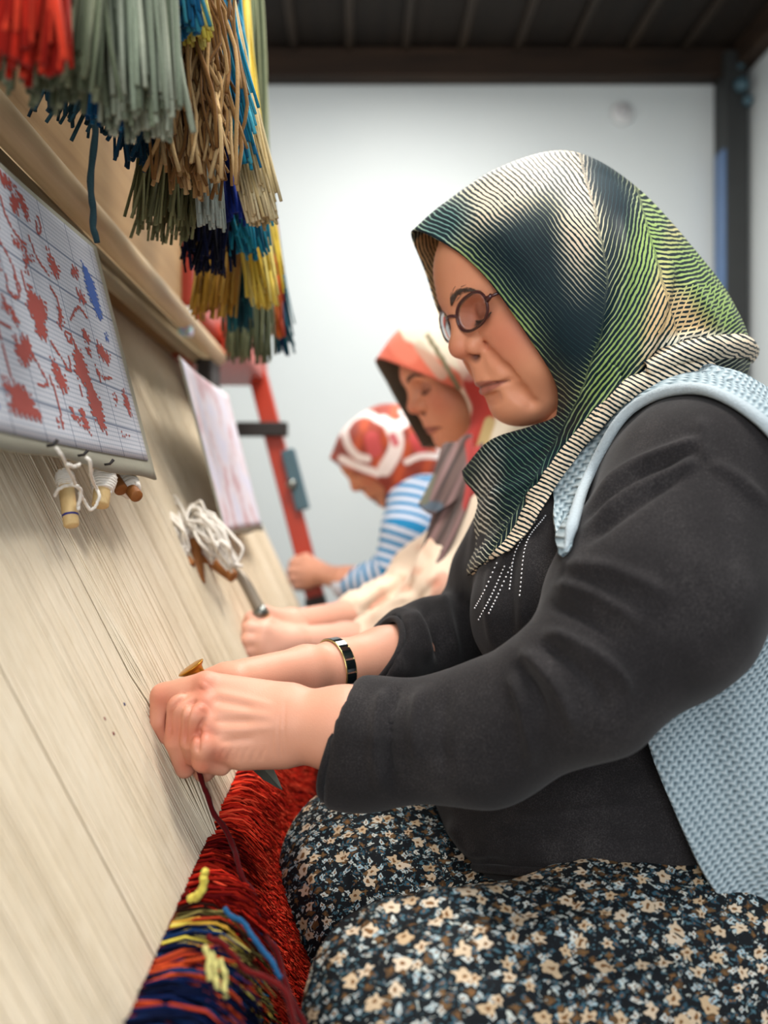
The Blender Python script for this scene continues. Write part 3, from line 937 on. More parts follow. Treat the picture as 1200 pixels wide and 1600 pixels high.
# ---------------------------------------------------------------- soft-body modelling: blended volumes turned into meshes
class Field:
    def __init__(self, lo, hi, h):
        self.lo = np.asarray(lo, float); self.h = h
        self.n = np.ceil((np.asarray(hi, float) - self.lo) / h).astype(int) + 1
        self.ax = [(self.lo[k] + h * np.arange(self.n[k])).astype(np.float32) for k in range(3)]
        self.v = np.full(self.n, 9.0, np.float32)
    def _sub(self, lo, hi, m):
        a = np.clip(np.floor((np.asarray(lo) - m - self.lo) / self.h).astype(int), 0, self.n)
        b = np.clip(np.ceil((np.asarray(hi) + m - self.lo) / self.h).astype(int) + 1, 0, self.n)
        if np.any(b - a < 1): return None
        sl = tuple(slice(a[k], b[k]) for k in range(3))
        g = [self.ax[0][sl[0]][:, None, None], self.ax[1][sl[1]][None, :, None], self.ax[2][sl[2]][None, None, :]]
        return sl, g
    def add(self, prim, k=0.0):
        f, lo, hi = prim
        s = self._sub(lo, hi, k + 3 * self.h)
        if s is None: return self
        sl, g = s
        d = f(*g); cur = self.v[sl]
        if k > 0:
            hh = np.maximum(k - np.abs(cur - d), 0) / k
            self.v[sl] = np.minimum(cur, d) - hh * hh * k * 0.25
        else: self.v[sl] = np.minimum(cur, d)
        return self
    def cut(self, prim, k=0.0):
        f, lo, hi = prim
        s = self._sub(lo, hi, k + 3 * self.h)
        if s is None: return self
        sl, g = s
        d = -f(*g); cur = self.v[sl]
        if k > 0:
            hh = np.maximum(k - np.abs(cur - d), 0) / k
            self.v[sl] = np.maximum(cur, d) + hh * hh * k * 0.25
        else: self.v[sl] = np.maximum(cur, d)
        return self
    def cut_plane(self, p, n, k=0.0):
        """removes what lies on the side n points to"""
        n = np.asarray(n, float); n = n / np.linalg.norm(n)
        d = (self.ax[0][:, None, None] - p[0]) * n[0] + (self.ax[1][None, :, None] - p[1]) * n[1] + (self.ax[2][None, None, :] - p[2]) * n[2]
        cur = self.v
        if k > 0:
            hh = np.maximum(k - np.abs(cur - d), 0) / k
            self.v = (np.maximum(cur, d) + hh * hh * k * 0.25).astype(np.float32)
        else: self.v = np.maximum(cur, d).astype(np.float32)
        return self
    def mesh(self):
        v = self.v; nx, ny, nz = v.shape
        ins = v < 0
        c = np.zeros((nx - 1, ny - 1, nz - 1), np.uint8)
        for i in (0, 1):
            for j in (0, 1):
                for k in (0, 1):
                    c += ins[i:nx - 1 + i, j:ny - 1 + j, k:nz - 1 + k]
        act = (c > 0) & (c < 8)
        idx = np.argwhere(act)
        cid = np.full(act.shape, -1, np.int32)
        cid[act] = np.arange(len(idx))
        val = {}
        for i in (0, 1):
            for j in (0, 1):
                for k in (0, 1):
                    val[(i, j, k)] = v[idx[:, 0] + i, idx[:, 1] + j, idx[:, 2] + k]
        acc = np.zeros((len(idx), 3)); cnt = np.zeros(len(idx))
        for ax in range(3):
            for a in (0, 1):
                for b in (0, 1):
                    p = [0, 0, 0]; p[(ax + 1) % 3] = a; p[(ax + 2) % 3] = b
                    q = list(p); q[ax] = 1
                    v0, v1 = val[tuple(p)], val[tuple(q)]
                    m = (v0 < 0) != (v1 < 0)
                    t = v0[m] / (v0[m] - v1[m])
                    pt = np.tile(np.array(p, float), (m.sum(), 1)); pt[:, ax] = t
                    acc[m] += pt; cnt[m] += 1
        V = self.lo + (idx + acc / cnt[:, None]) * self.h
        Q = []
        for ax in range(3):
            b, c_ = (ax + 1) % 3, (ax + 2) % 3
            sl0 = [slice(None)] * 3; sl1 = [slice(None)] * 3
            sl0[ax] = slice(0, -1); sl1[ax] = slice(1, None)
            s0, s1 = ins[tuple(sl0)], ins[tuple(sl1)]
            e = np.argwhere(s0 != s1)
            ok = (e[:, b] > 0) & (e[:, c_] > 0) & (e[:, b] < self.n[b] - 1) & (e[:, c_] < self.n[c_] - 1)
            e = e[ok]
            ori = s0[e[:, 0], e[:, 1], e[:, 2]]
            def cell(db, dc):
                f = e.copy(); f[:, b] += db; f[:, c_] += dc
                return cid[f[:, 0], f[:, 1], f[:, 2]]
            q = np.stack([cell(-1, -1), cell(0, -1), cell(0, 0), cell(-1, 0)], -1)
            q[~ori] = q[~ori][:, ::-1]
            Q.append(q)
        return V, np.concatenate(Q)

def _len(x, y, z): return np.sqrt(x * x + y * y + z * z)
def rcone(a, b, ra, rb, flat=None):
    a = np.asarray(a, float); b = np.asarray(b, float)
    ab = b - a; L2 = float(ab @ ab) + 1e-12
    r = max(ra, rb)
    if flat is not None:
        fd = np.asarray(flat[0], float); fd = fd / np.linalg.norm(fd); fk = 1.0 / flat[1]
    def f(X, Y, Z):
        x, y, z = X - a[0], Y - a[1], Z - a[2]
        t = np.clip((x * ab[0] + y * ab[1] + z * ab[2]) / L2, 0, 1)
        x, y, z = x - t * ab[0], y - t * ab[1], z - t * ab[2]
        if flat is not None:
            s = (x * fd[0] + y * fd[1] + z * fd[2]) * (fk - 1)
            x, y, z = x + s * fd[0], y + s * fd[1], z + s * fd[2]
            d = _len(x, y, z) - (ra + (rb - ra) * t)
            return (d / fk if fk > 1 else d).astype(np.float32)
        return (_len(x, y, z) - (ra + (rb - ra) * t)).astype(np.float32)
    m = r if flat is None else r * max(1, flat[1])
    return f, np.minimum(a, b) - m, np.maximum(a, b) + m
def ell(c, r, R=None):
    c = np.asarray(c, float); r = np.ones(3) * r
    if R is not None: Ri = np.asarray(R).T
    def f(X, Y, Z):
        x, y, z = X - c[0], Y - c[1], Z - c[2]
        if R is not None:
            x, y, z = (Ri[0, 0] * x + Ri[0, 1] * y + Ri[0, 2] * z, Ri[1, 0] * x + Ri[1, 1] * y + Ri[1, 2] * z, Ri[2, 0] * x + Ri[2, 1] * y + Ri[2, 2] * z)
        k0 = _len(x / r[0], y / r[1], z / r[2]); k1 = _len(x / r[0] ** 2, y / r[1] ** 2, z / r[2] ** 2)
        return (k0 * (k0 - 1) / (k1 + 1e-9)).astype(np.float32)
    m = max(r) if R is not None else r
    return f, c - m, c + m
def chain(F, pts, k=0.0, kk=None, cut=False):
    """pts: (point, radius) ...; blends consecutive tapered pieces into the field"""
    for (a, ra), (b, rb) in zip(pts[:-1], pts[1:]):
        (F.cut if cut else F.add)(rcone(a, b, ra, rb), k)
def PR(px, py, d, rpx): return (P(px, py, d), rpx * d / FPX)

def vnormals(V, Q):
    n = np.zeros_like(V)
    fn = np.cross(V[Q[:, 2]] - V[Q[:, 0]], V[Q[:, 3]] - V[Q[:, 1]])
    for k in range(4): np.add.at(n, Q[:, k], fn)
    return n / (np.linalg.norm(n, axis=1)[:, None] + 1e-12)
def relax(V, Q, it=2, lam=0.5):
    for _ in range(it):
        acc = np.zeros_like(V); cnt = np.zeros(len(V))
        for k in range(4):
            a, b = Q[:, k], Q[:, (k + 1) % 4]
            np.add.at(acc, a, V[b]); np.add.at(cnt, a, 1)
            np.add.at(acc, b, V[a]); np.add.at(cnt, b, 1)
        V = V + lam * (acc / np.maximum(cnt, 1)[:, None] - V)
    return V
def seg_dist(p, a, b):
    ab = b - a
    t = np.clip(((p - a) @ ab) / (ab @ ab + 1e-12), 0, 1)
    return np.linalg.norm(p - a - t[:, None] * ab, axis=1), t
def to_px(V):
    return np.stack([CX + FPX * V[:, 0] / V[:, 1], CY - FPX * (V[:, 2] - ZC) / V[:, 1]], -1)
def folds(V, N, strokes, dmax=9.0):
    """cloth ridges and creases: each stroke is (amplitude m, width px, [(px, py) ...]) on the side that is turned to the room"""
    p = to_px(V)
    vd = V - np.array([0, 0, ZC]); vd /= np.linalg.norm(vd, axis=1)[:, None]
    face = np.clip(-(N * vd).sum(1) * 2.5, 0, 1) * (V[:, 1] < dmax)
    out = np.zeros(len(V))
    for amp, w, pts in strokes:
        pts = np.asarray(pts, float)
        if len(pts) > 2: pts = catmull(pts, 4 * len(pts))
        m = len(pts) - 1
        best = np.full(len(V), 1e9); bt = np.zeros(len(V))
        lo, hi = pts.min(0) - 3 * w, pts.max(0) + 3 * w
        near = np.where(np.all((p > lo) & (p < hi), axis=1) & (face > 0))[0]
        if len(near) == 0: continue
        bb = np.full(len(near), 1e9); tt = np.zeros(len(near))
        for i in range(m):
            d, t = seg_dist(p[near], pts[i], pts[i + 1])
            s = d < bb
            bb[s] = d[s]; tt[s] = (i + t[s]) / m
        taper = np.clip(np.minimum(tt, 1 - tt) * 5, 0.0, 1) 
        out[near] += amp * np.exp(-(bb / w) ** 2) * taper
    return V + N * (out * face)[:, None]
def vnoise(V, scale, seed=0, octaves=3):
    """smooth pseudo-noise for wobble, about -1..1"""
    r = np.random.default_rng(seed)
    out = np.zeros(len(V)); a = 1.0
    for o in range(octaves):
        for _ in range(4):
            k = r.normal(0, 1, 3) * scale; ph = r.random() * 6.28
            out += a * np.sin(V @ k + ph) * 0.35
        a *= 0.5; scale *= 2.1
    return out

def pose(yaw, pitch, roll):
    y, p, r = (math.radians(v) for v in (yaw, pitch, roll))
    cy, sy, cp, sp, c_, s_ = math.cos(y), math.sin(y), math.cos(p), math.sin(p), math.cos(r), math.sin(r)
    Rr = np.array([[1, 0, 0], [0, c_, -s_], [0, s_, c_]])
    Rp = np.array([[cp, 0, sp], [0, 1, 0], [-sp, 0, cp]])
    Ry = np.array([[cy, -sy, 0], [sy, cy, 0], [0, 0, 1]])
    return np.diag([-1., -1., 1.]) @ Ry @ Rp @ Rr

# skin, hair
t = NT('skin', 0.5, 0.35)
c = t.attr('Col', 'Color')
n1 = t.noise(t.co(), 60, 4); n2 = t.noise(t.co(), 900, 2)
cc = t.mix(t.math('MULTIPLY', n1, 0.22), c, t.mix(1.0, c, (0.80, 0.46, 0.36), 'MULTIPLY'))
t.col(cc)
t.bump(t.math('ADD', t.math('MULTIPLY', t.vor(t.co(), 900), 0.6), t.math('MULTIPLY', n2, 0.5)), 0.22, 0.0006)
t.set(Subsurface_Weight=0.05, Subsurface_Radius=(0.012, 0.005, 0.003), Subsurface_Scale=0.25)
M['skin'] = t.m
M['hair'] = plain('dark_hair', (78, 62, 52), 0.6, 0.2, 60)
SKIN = np.array(lin((224, 156, 120)))
LIP = np.array(lin((160, 92, 82)))
RUDDY = np.array(lin((208, 122, 94)))

def head_mesh(h=0.0018, heavy=1.0, old=True, cr=1.0):
    """a woman's head, eyes cast down; x forward, y to her left, z up, origin between the ears"""
    F = Field((-0.125, -0.105, -0.20), (0.135, 0.105, 0.15), h)
    F.add(ell((-0.006, 0, 0.042 * cr), (0.093 * cr, 0.072 * cr, 0.078 * cr)), 0.02)
    F.add(ell((0.034, 0, -0.018), (0.060, 0.064, 0.082)), 0.03)
    F.add(ell((0.046, 0, 0.046 * cr), (0.046, 0.055, 0.050 * cr)), 0.03)
    for s in (-1, 1):
        F.add(rcone((0.012, s * 0.052, -0.058), (0.070, s * 0.012, -0.094), 0.020, 0.019), 0.03)
        F.add(ell((0.056, s * 0.038, -0.034), (0.030, 0.028 * heavy, 0.032)), 0.028)
        F.add(ell((0.050, s * 0.044, -0.066), (0.026, 0.024 * heavy, 0.028)), 0.025)
        F.add(rcone((0.084, s * 0.010, 0.029), (0.068, s * 0.048, 0.021), 0.0115, 0.010), 0.02)
    F.add(ell((0.0775, 0, -0.0965), (0.0190, 0.024, 0.0170)), 0.014)
    F.add(ell((0.072, 0, -0.062), (0.026, 0.033, 0.026)), 0.02)
    F.add(ell((0.030, 0, -0.103), (0.050, 0.046, 0.030)), 0.03)
    F.add(rcone((-0.020, 0, -0.04), (-0.058, 0, -0.18), 0.056, 0.062), 0.03)
    for s in (-1, 1):
        F.cut(ell((0.096, s * 0.030, 0.007), (0.018, 0.0165, 0.0125)), 0.014)
        F.add(ell((0.0715, s * 0.0325, 0.0055), (0.0150, 0.0160, 0.0125)), 0.006)
        F.add(rcone((0.079, s * 0.020, -0.0095), (0.066, s * 0.046, -0.004), 0.0042, 0.0042), 0.010)
    # nose
    F.add(rcone((0.087, 0, 0.022), (0.1045, 0, -0.015), 0.0080, 0.0105), 0.012)
    F.add(ell((0.1045, 0, -0.0195), (0.0136, 0.0140, 0.0122)), 0.008)
    for s in (-1, 1):
        F.add(ell((0.0935, s * 0.0155, -0.0235), (0.0145, 0.0092, 0.0116)), 0.004)
        F.cut(ell((0.0990, s * 0.0100, -0.0350), (0.0098, 0.0054, 0.0066)), 0.003)
        chain(F, [((0.0900, s * 0.0235, -0.0150), 0.0008), ((0.0860, s * 0.0245, -0.0240), 0.0012), ((0.0880, s * 0.0225, -0.0320), 0.0010)], 0.004, cut=True)
    # philtrum, lips
    F.add(rcone((0.0930, 0, -0.036), (0.0960, 0, -0.058), 0.009, 0.0075), 0.012)
    for s in (-1, 1):
        pts = [((0.0985, 0.0, -0.0615), 0.0056), ((0.0965, s * 0.009, -0.0625), 0.0054), ((0.0900, s * 0.021, -0.0655), 0.0040), ((0.0835, s * 0.0295, -0.0700), 0.0026)]
        chain(F, pts, 0.004)
        pts = [((0.0970, 0.0, -0.0745), 0.0070), ((0.0945, s * 0.011, -0.0740), 0.0064), ((0.0885, s * 0.020, -0.0730), 0.0048), ((0.0835, s * 0.0285, -0.0715), 0.0026)]
        chain(F, pts, 0.004)
    for s in (-1, 1):
        chain(F, [((0.1050, 0, -0.0675), 0.0010), ((0.1015, s * 0.010, -0.0680), 0.0011), ((0.0940, s * 0.021, -0.0692), 0.0013), ((0.0860, s * 0.0320, -0.0735), 0.0013)], 0.0024, cut=True)
        if old:
            chain(F, [((0.0925, s * 0.0275, -0.0290), 0.0003), ((0.0930, s * 0.0325, -0.0430), 0.0004), ((0.0875, s * 0.0390, -0.0600), 0.0003), ((0.0820, s * 0.0405, -0.0720), 0.0002)], 0.013, cut=True)
            chain(F, [((0.0890, s * 0.0350, -0.0760), 0.0003), ((0.0830, s * 0.0370, -0.0880), 0.0004), ((0.0740, s * 0.0360, -0.1030), 0.0003)], 0.016, cut=True)
            chain(F, [((0.0860, s * 0.018, -0.0100), 0.0006), ((0.0830, s * 0.030, -0.0150), 0.0010), ((0.0740, s * 0.042, -0.0140), 0.0005)], 0.005, cut=True)
        # lid crease and closed lid line
        chain(F, [((0.0870, s * 0.018, 0.0075), 0.0006), ((0.0880, s * 0.031, 0.0115), 0.0008), ((0.0775, s * 0.047, 0.0085), 0.0006)], 0.003, cut=True)
        chain(F, [((0.0850, s * 0.0175, -0.0005), 0.0005), ((0.0880, s * 0.031, -0.0028), 0.0009), ((0.0760, s * 0.047, 0.0000), 0.0006)], 0.0025, cut=True)
    F.cut(rcone((0.098, -0.012, -0.0835), (0.098, 0.012, -0.0835), 0.0035, 0.0035), 0.010)
    V, Q = F.mesh()
    V = relax(V, Q, 1, 0.4)
    # skin colours: lips, ruddy cheeks and nose, darker lids; shade painted into nostrils, mouth line
    C = np.tile(SKIN, (len(V), 1))
    def paint(c, r, col, s=1.0):
        d = np.linalg.norm((V - np.array(c)) / np.array(r), axis=1)
        w = (s * np.clip(1.35 - d, 0, 1) / 1.0).clip(0, 1)[:, None]
        C[:] = C * (1 - w) + np.array(col) * w
    for s in (-1, 1):
        paint((0.066, s * 0.05, -0.03), (0.04, 0.03, 0.03), RUDDY, 0.7)
        paint((0.085, s * 0.033, 0.004), (0.018, 0.019, 0.012), np.array(lin((150, 96, 76))), 0.7)
        paint((0.0990, s * 0.0100, -0.0350), (0.0095, 0.0052, 0.0062), np.array(lin((70, 30, 24))), 0.9)  # shade of the nostril hollow painted in
    paint((0.108, 0, -0.022), (0.018, 0.020, 0.014), RUDDY, 0.7)
    ax = np.abs(V[:, 1])
    zm = -0.0675 - 0.005 * (ax / 0.030) ** 2
    up = (V[:, 2] > zm); hh = np.where(up, 0.0082 * (1 - (ax / 0.032) ** 2), 0.0100 * (1 - (ax / 0.031) ** 2))
    w = np.clip((hh - np.abs(V[:, 2] - zm)) / 0.0022, 0, 1) * (V[:, 0] > 0.078)
    C = C * (1 - 0.8 * w[:, None]) + LIP * 0.8 * w[:, None]
    line = np.exp(-((V[:, 2] - zm) / 0.0011) ** 2) * (ax < 0.031) * (V[:, 0] > 0.08)
    C = C * (1 - 0.6 * line[:, None])  # shade between the lips put into the colour
    return V, Q, C

def on_head(tree, p, off):
    """drops a point of the face onto the skin"""
    h = tree.ray_cast(Vector((p[0] + .03, p[1], p[2])), Vector((-1, 0, 0)))
    return np.array([h[0][0] + off, p[1], p[2]]) if h[0] is not None else np.asarray(p, float)
def brow_mesh(s, tree, n=170, seed=1):
    r = np.random.default_rng(seed)
    b = MB()
    arc = catmull([(0.0965, s * 0.013, 0.0265), (0.0945, s * 0.023, 0.0315), (0.0870, s * 0.036, 0.0320), (0.0740, s * 0.048, 0.0260)], 40)
    arc = np.array([on_head(tree, q, .0003) for q in arc])
    for k in range(n):
        u = r.random()
        p = arc[int(u * 38)] + np.array([-0.25, 0, 1]) * r.normal(0, 0.0027 * (1.15 - u)) + np.array([0.0004, 0, 0])
        tg = arc[min(39, int(u * 38) + 2)] - arc[int(u * 38)]; tg /= np.linalg.norm(tg)
        e = p + tg * 0.0065 + np.array([-0.0002, 0, 0.0016 * (1 - u * 1.6)])
        b.tube([p, (p + e) / 2 + [0.0006, 0, 0], e], [0.00030, 0.00026, 0.0001], 4)
    return b
def lash_mesh(s, tree):
    b = MB()
    arc = catmull([(0.0858, s * 0.0178, -0.0010), (0.0882, s * 0.026, -0.0030), (0.0872, s * 0.036, -0.0034), (0.0770, s * 0.0475, -0.0003)], 26)
    arc = np.array([on_head(tree, q, .0004) for q in arc])
    b.tube(arc, 0.0008, 5)
    for k in range(1, 26):
        p = arc[k]
        e = p + np.array([0.0052, s * 0.0012 * (k / 13 - .6), -0.0042])
        b.tube([p, (p + e) / 2 + [0.0004, 0, -0.0006], e], [0.00028, 0.00022, 0.00006], 4)
    return b

from mathutils.bvhtree import BVHTree
class Person:
    def __init__(self, label, base, R, loc, s):
        self.root = empty('person', base)
        tag(self.root, label, 'person')
        self.R, self.loc, self.s = np.asarray(R), np.asarray(loc, float), s
        self.V, self.Q, self.C, self.n = [], [], [], 0
    def w(self, L):
        """head space to the room"""
        return (np.asarray(L, float) * self.s) @ self.R.T + self.loc
    def body(self, V, Q, C=None):
        self.V.append(V); self.Q.append(Q + self.n); self.n += len(V)
        self.C.append(np.tile(SKIN, (len(V), 1)) if C is None else C)
    def finish(self):
        o = link('body', npmesh('body', np.concatenate(self.V), np.concatenate(self.Q), None, np.concatenate(self.C)), M['skin'], self.root)
        return o
    def head(self, hm, hair=True):
        V, Q, C = hm
        self.body(self.w(V), Q, C)
        if hair:
            tree = BVHTree.FromPolygons([tuple(v) for v in V], [tuple(q) for q in Q])
            for s in (-1, 1):
                for nm, mb in (('eyebrow', brow_mesh(s, tree)), ('eyelashes', lash_mesh(s, tree))):
                    mb.V = [self.w(v) for v in mb.V]
                    mb.build(nm, M['hair'], self.root, True)
    def part(self, name, V, Q, mat, C=None, attrs=None, parent=None, label=None):
        o = link(name, npmesh(name, V, Q, None, C, attrs), mat, parent or self.root)
        if label: o['label'] = label
        return o

# ================================================================ the weaver in front
R1 = pose(15, 26, 0)
W1 = Person('woman in charcoal jumper, blue knitted waistcoat and green patterned headscarf tying knots, nearest the camera', (0.33, 0.80, 0.42), R1, W(.179, .80, .2125), 0.905)
W1.head(head_mesh(0.0017, 1.12))
r_ = lambda px, d: px * d / FPX

# ---- arms and hands
F = Field(P(200, 1230, .56) - [0.02, 0.0, 0.03], [0.14, 0.86, P(0, 960, .80)[2] + .03], 0.0018)
F = Field((-0.185, 0.53, ZC - 0.235), (0.085, 0.83, ZC - 0.085), 0.00145)
def fing(F, pts, k=0.004):
    chain(F, pts, k)
# near (left) forearm and hand
chain(F, [(P(640, 1160, .60), .036), (P(540, 1140, .605), .0315), (P(455, 1132, .612), .0262)], 0.01)
wr = [P(452, 1100, .618), P(452, 1118, .610), P(450, 1140, .606), P(448, 1162, .608)]
mc = [P(322, 1072, .618), P(320, 1104, .605), P(327, 1136, .596), P(342, 1168, .593)]
for a, b, ra, rb in zip(wr, mc, (.016, .0170, .0170, .0155), (.0112, .0112, .0110, .0105)):
    F.add(rcone(a, b, ra, rb), 0.010)
F.add(rcone(P(400, 1130, .630), P(355, 1125, .630), .018, .015), 0.02)
F.add(rcone(P(430, 1165, .610), P(378, 1176, .602), .013, .011), 0.015)
for m_ in mc: F.add(ell(m_ + np.array([0.001, -0.004, 0.002]), .0088), 0.005)
fing(F, [(mc[0], .0112), (P(256, 1088, .622), .0104), (P(251, 1126, .620), .0088), (P(261, 1150, .622), .0074)], .002)
fing(F, [(mc[1], .0110), (P(282, 1106, .602), .0100), (P(276, 1156, .604), .0092), (P(289, 1200, .612), .0078)], .002)
fing(F, [(mc[2], .0106), (P(304, 1119, .590), .0090), (P(299, 1156, .594), .0084), (P(303, 1182, .604), .0072)], .002)
fing(F, [(mc[3], .0105), (P(319, 1166, .583), .0096), (P(318, 1188, .588), .0086), (P(346, 1196, .598), .0076)], .002)
fing(F, [(P(410, 1150, .638), .016), (P(345, 1168, .640), .0120), (P(319, 1204, .628), .0090)], 0.006)
# far (right) forearm and hand
chain(F, [(P(640, 1015, .79), .0275), (P(600, 1025, .772), .0270), (P(528, 1042, .738), .0235), (P(480, 1050, .722), .0215)], 0.01)
wr2 = [P(478, 1040, .712), P(478, 1052, .716), P(478, 1062, .722), P(478, 1070, .728)]
mc2 = [P(352, 1058, .668), P(350, 1068, .682), P(356, 1080, .694), P(366, 1094, .702)]
for a, b, ra, rb in zip(wr2, mc2, (.0165, .0165, .016, .015), (.012, .012, .0115, .011)):
    F.add(rcone(a, b, ra, rb), 0.014)
tipz = [[(316, 1072, .672), (306, 1092, .682), (318, 1112, .688)], [(312, 1090, .684), (308, 1112, .690), (326, 1130, .694)], [(322, 1106, .696), (322, 1126, .700), (340, 1140, .700)], [(336, 1116, .704), (340, 1134, .706), (356, 1144, .704)]]
for m_, tz in zip(mc2, tipz):
    fing(F, [(m_, .0112)] + [(P(*q), r) for q, r in zip(tz, (.0098, .0088, .0076))])
fing(F, [(P(440, 1060, .70), .015), (P(372, 1064, .664), .012), (P(330, 1070, .665), .0105), (P(312, 1084, .668), .009)], 0.008)
V, Q = F.mesh()
V = relax(V, Q, 1, 0.4)
N = vnormals(V, Q)
hs = [(-.0006, 2.0, [(x, y0), (x - 3, (y0 + y1) / 2), (x + 2, y1)]) for x, y0, y1 in ((447, 1090, 1188), (438, 1110, 1186), (428, 1135, 1188), (441, 1140, 1190))]
hs += [(.0010, 7, [(320, 1078), (380, 1092), (430, 1104)]), (.0011, 7, [(320, 1108), (380, 1114), (430, 1120)]), (.0009, 7, [(325, 1143), (380, 1140), (430, 1136)])]
hs += [(-.0013, 6, [(330, 1092), (360, 1098), (400, 1106)]), (-.0013, 6, [(330, 1126), (360, 1127), (400, 1126)]), (-.0010, 5, [(340, 1160), (370, 1156), (400, 1152)])]
hs += [(-.0006, 2, [(x, 1168), (x - 6, 1180), (x - 8, 1190)]) for x in (352, 364, 376, 388, 402, 415)]
hs += [(-.0040, 3.4, [(298, 1084), (278, 1096), (265, 1114), (263, 1135), (266, 1152)]), (-.0036, 3.2, [(308, 1092), (295, 1106), (288, 1140), (290, 1170)]), (-.0032, 3.2, [(324, 1120), (312, 1138), (309, 1165), (309, 1178)])]
hs += [(.0012, 8, [(322, 1068), (316, 1076)]), (.0012, 8, [(320, 1102), (314, 1110)]), (.0012, 8, [(322, 1138), (318, 1146)])]
V = folds(V, N, hs, .66)
N = vnormals(V, Q)
hc = np.tile(SKIN, (len(V), 1))
hc[:] = np.array(lin((212, 156, 130)))
pp = to_px(V)
for (cx_, cy_, rr) in ((318, 1072, 16), (316, 1106, 14), (322, 1143, 14), (252, 1092, 16), (268, 1140, 22), (292, 1195, 14), (318, 1200, 10), (340, 1182, 14), (300, 1150, 14)):
    w_ = np.exp(-((pp[:, 0] - cx_) ** 2 + (pp[:, 1] - cy_) ** 2) / (rr * 1.3) ** 2)[:, None] * 0.65
    hc = hc * (1 - w_) + np.array(lin((190, 104, 80))) * w_
W1.body(V, Q, hc)
# coarse torso, upper arms, legs and feet under the clothes
F = Field((-0.06, 0.50, 0.0), (0.55, 1.10, ZC + 0.10), 0.012)
F.add(rcone(W(.27, .80, -.36), W(.27, .80, -.02), .11, .11), .05)
F.add(rcone(W(.27, .66, .02), W(.27, .94, .02), .035, .035), .05)
F.add(rcone(W(.26, .80, .0), W(.235, .80, .10), .05, .05), .03)
F.add(rcone(P(1085, 770, .60), P(920, 1060, .555), .04, .035), .03)
F.add(rcone(P(920, 1060, .555), P(660, 1160, .60), .030, .028), .02)
F.add(rcone(W(.25, .95, .0), P(760, 1010, .90), .04, .035), .03)
F.add(rcone(P(760, 1010, .90), P(660, 1012, .81), .028, .024), .02)
for yy, kn in ((.66, P(655, 1600, .52)), (.92, P(575, 1370, .78))):
    F.add(rcone(W(.30, yy, -.42), kn, .07, .045), .04)
    F.add(rcone(kn, (kn[0] + .04, kn[1] + .02, .07), .044, .034), .03)
    F.add(rcone((kn[0] + .05, kn[1] + .02, .035), (kn[0] - .09, kn[1] + .02, .028), .034, .026), .03)
W1.body(*F.mesh())
W1.finish()

# ---- skirt
def floral(name, scale=1.0):
    t = NT(name, 0.75, 0.2)
    co0 = t.co(attr='fab')
    wob = t.noise(co0, 90, 2, out=1)
    co = t.n('ShaderNodeMix', data_type='VECTOR')
    co.inputs[0].default_value = 0.012
    t.put(co.inputs[4], co0); t.put(co.inputs[5], wob)
    co = co.outputs[1]
    base = lin((16, 20, 24))
    def flowers(sc, seedoff, r0, cA, cB, petals=5):
        mp = t.n('ShaderNodeMapping'); t.put(mp.inputs[0], co); mp.inputs['Location'].default_value = (seedoff, seedoff * 1.7, seedoff * .4)
        vr = t.n('ShaderNodeTexVoronoi', voronoi_dimensions='2D'); t.put(vr.inputs['Vector'], mp.outputs[0]); vr.inputs['Scale'].default_value = sc
        vr.inputs['Randomness'].default_value = 0.9
        d = vr.outputs['Distance']
        v = t.n('ShaderNodeVectorMath', operation='SUBTRACT'); 
        sc_ = t.n('ShaderNodeVectorMath', operation='SCALE'); t.put(sc_.inputs[0], mp.outputs[0]); sc_.inputs['Scale'].default_value = 1.0
        t.put(v.inputs[0], sc_.outputs[0]); t.put(v.inputs[1], vr.outputs['Position'])
        s = t.n('ShaderNodeSeparateXYZ'); t.put(s.inputs[0], v.outputs[0])
        ang = t.math('ARCTAN2', s.outputs[0], s.outputs[1])
        lobe = t.math('MULTIPLY', t.math('COSINE', t.math('MULTIPLY', ang, float(petals))), 0.06)
        rnd = t.n('ShaderNodeSeparateColor'); t.put(rnd.inputs[0], vr.outputs['Color'])
        rr = t.math('ADD', t.math('MULTIPLY', rnd.outputs[0], 0.12), r0)
        m = t.math('MULTIPLY', t.math('LESS_THAN', d, t.math('ADD', rr, lobe)), t.math('GREATER_THAN', rnd.outputs[2], .3))
        mid = t.math('LESS_THAN', d, 0.09)
        colr = t.mix(rnd.outputs[1], cA, cB)
        colr = t.mix(mid, colr, lin((120, 84, 50)))
        return m, colr
    c = base
    n = t.noise(co, 330, 2)
    c = t.mix(t.math('GREATER_THAN', n, 0.63), c, lin((70, 104, 116)))
    c = t.mix(t.math('GREATER_THAN', t.noise(co, 240, 2), 0.655), c, lin((186, 192, 184)))
    for (sc, so, r0, A, B, pt) in ((120, .1, .16, (52, 88, 104), (36, 62, 76), 3), (95, .77, .17, (98, 74, 46), (80, 60, 40), 4), (105, .43, .15, (206, 206, 196), (150, 176, 186), 4), (58, .21, .20, (190, 164, 130), (210, 192, 168), 5)):
        m, cl = flowers(sc * scale, so, r0, lin(A), lin(B), pt)
        c = t.mix(m, c, cl)
    t.col(c)
    t.bump(t.noise(co, 1500, 2), 0.12, 0.0004)
    return t.m
M['skirt'] = floral('floral_skirt')

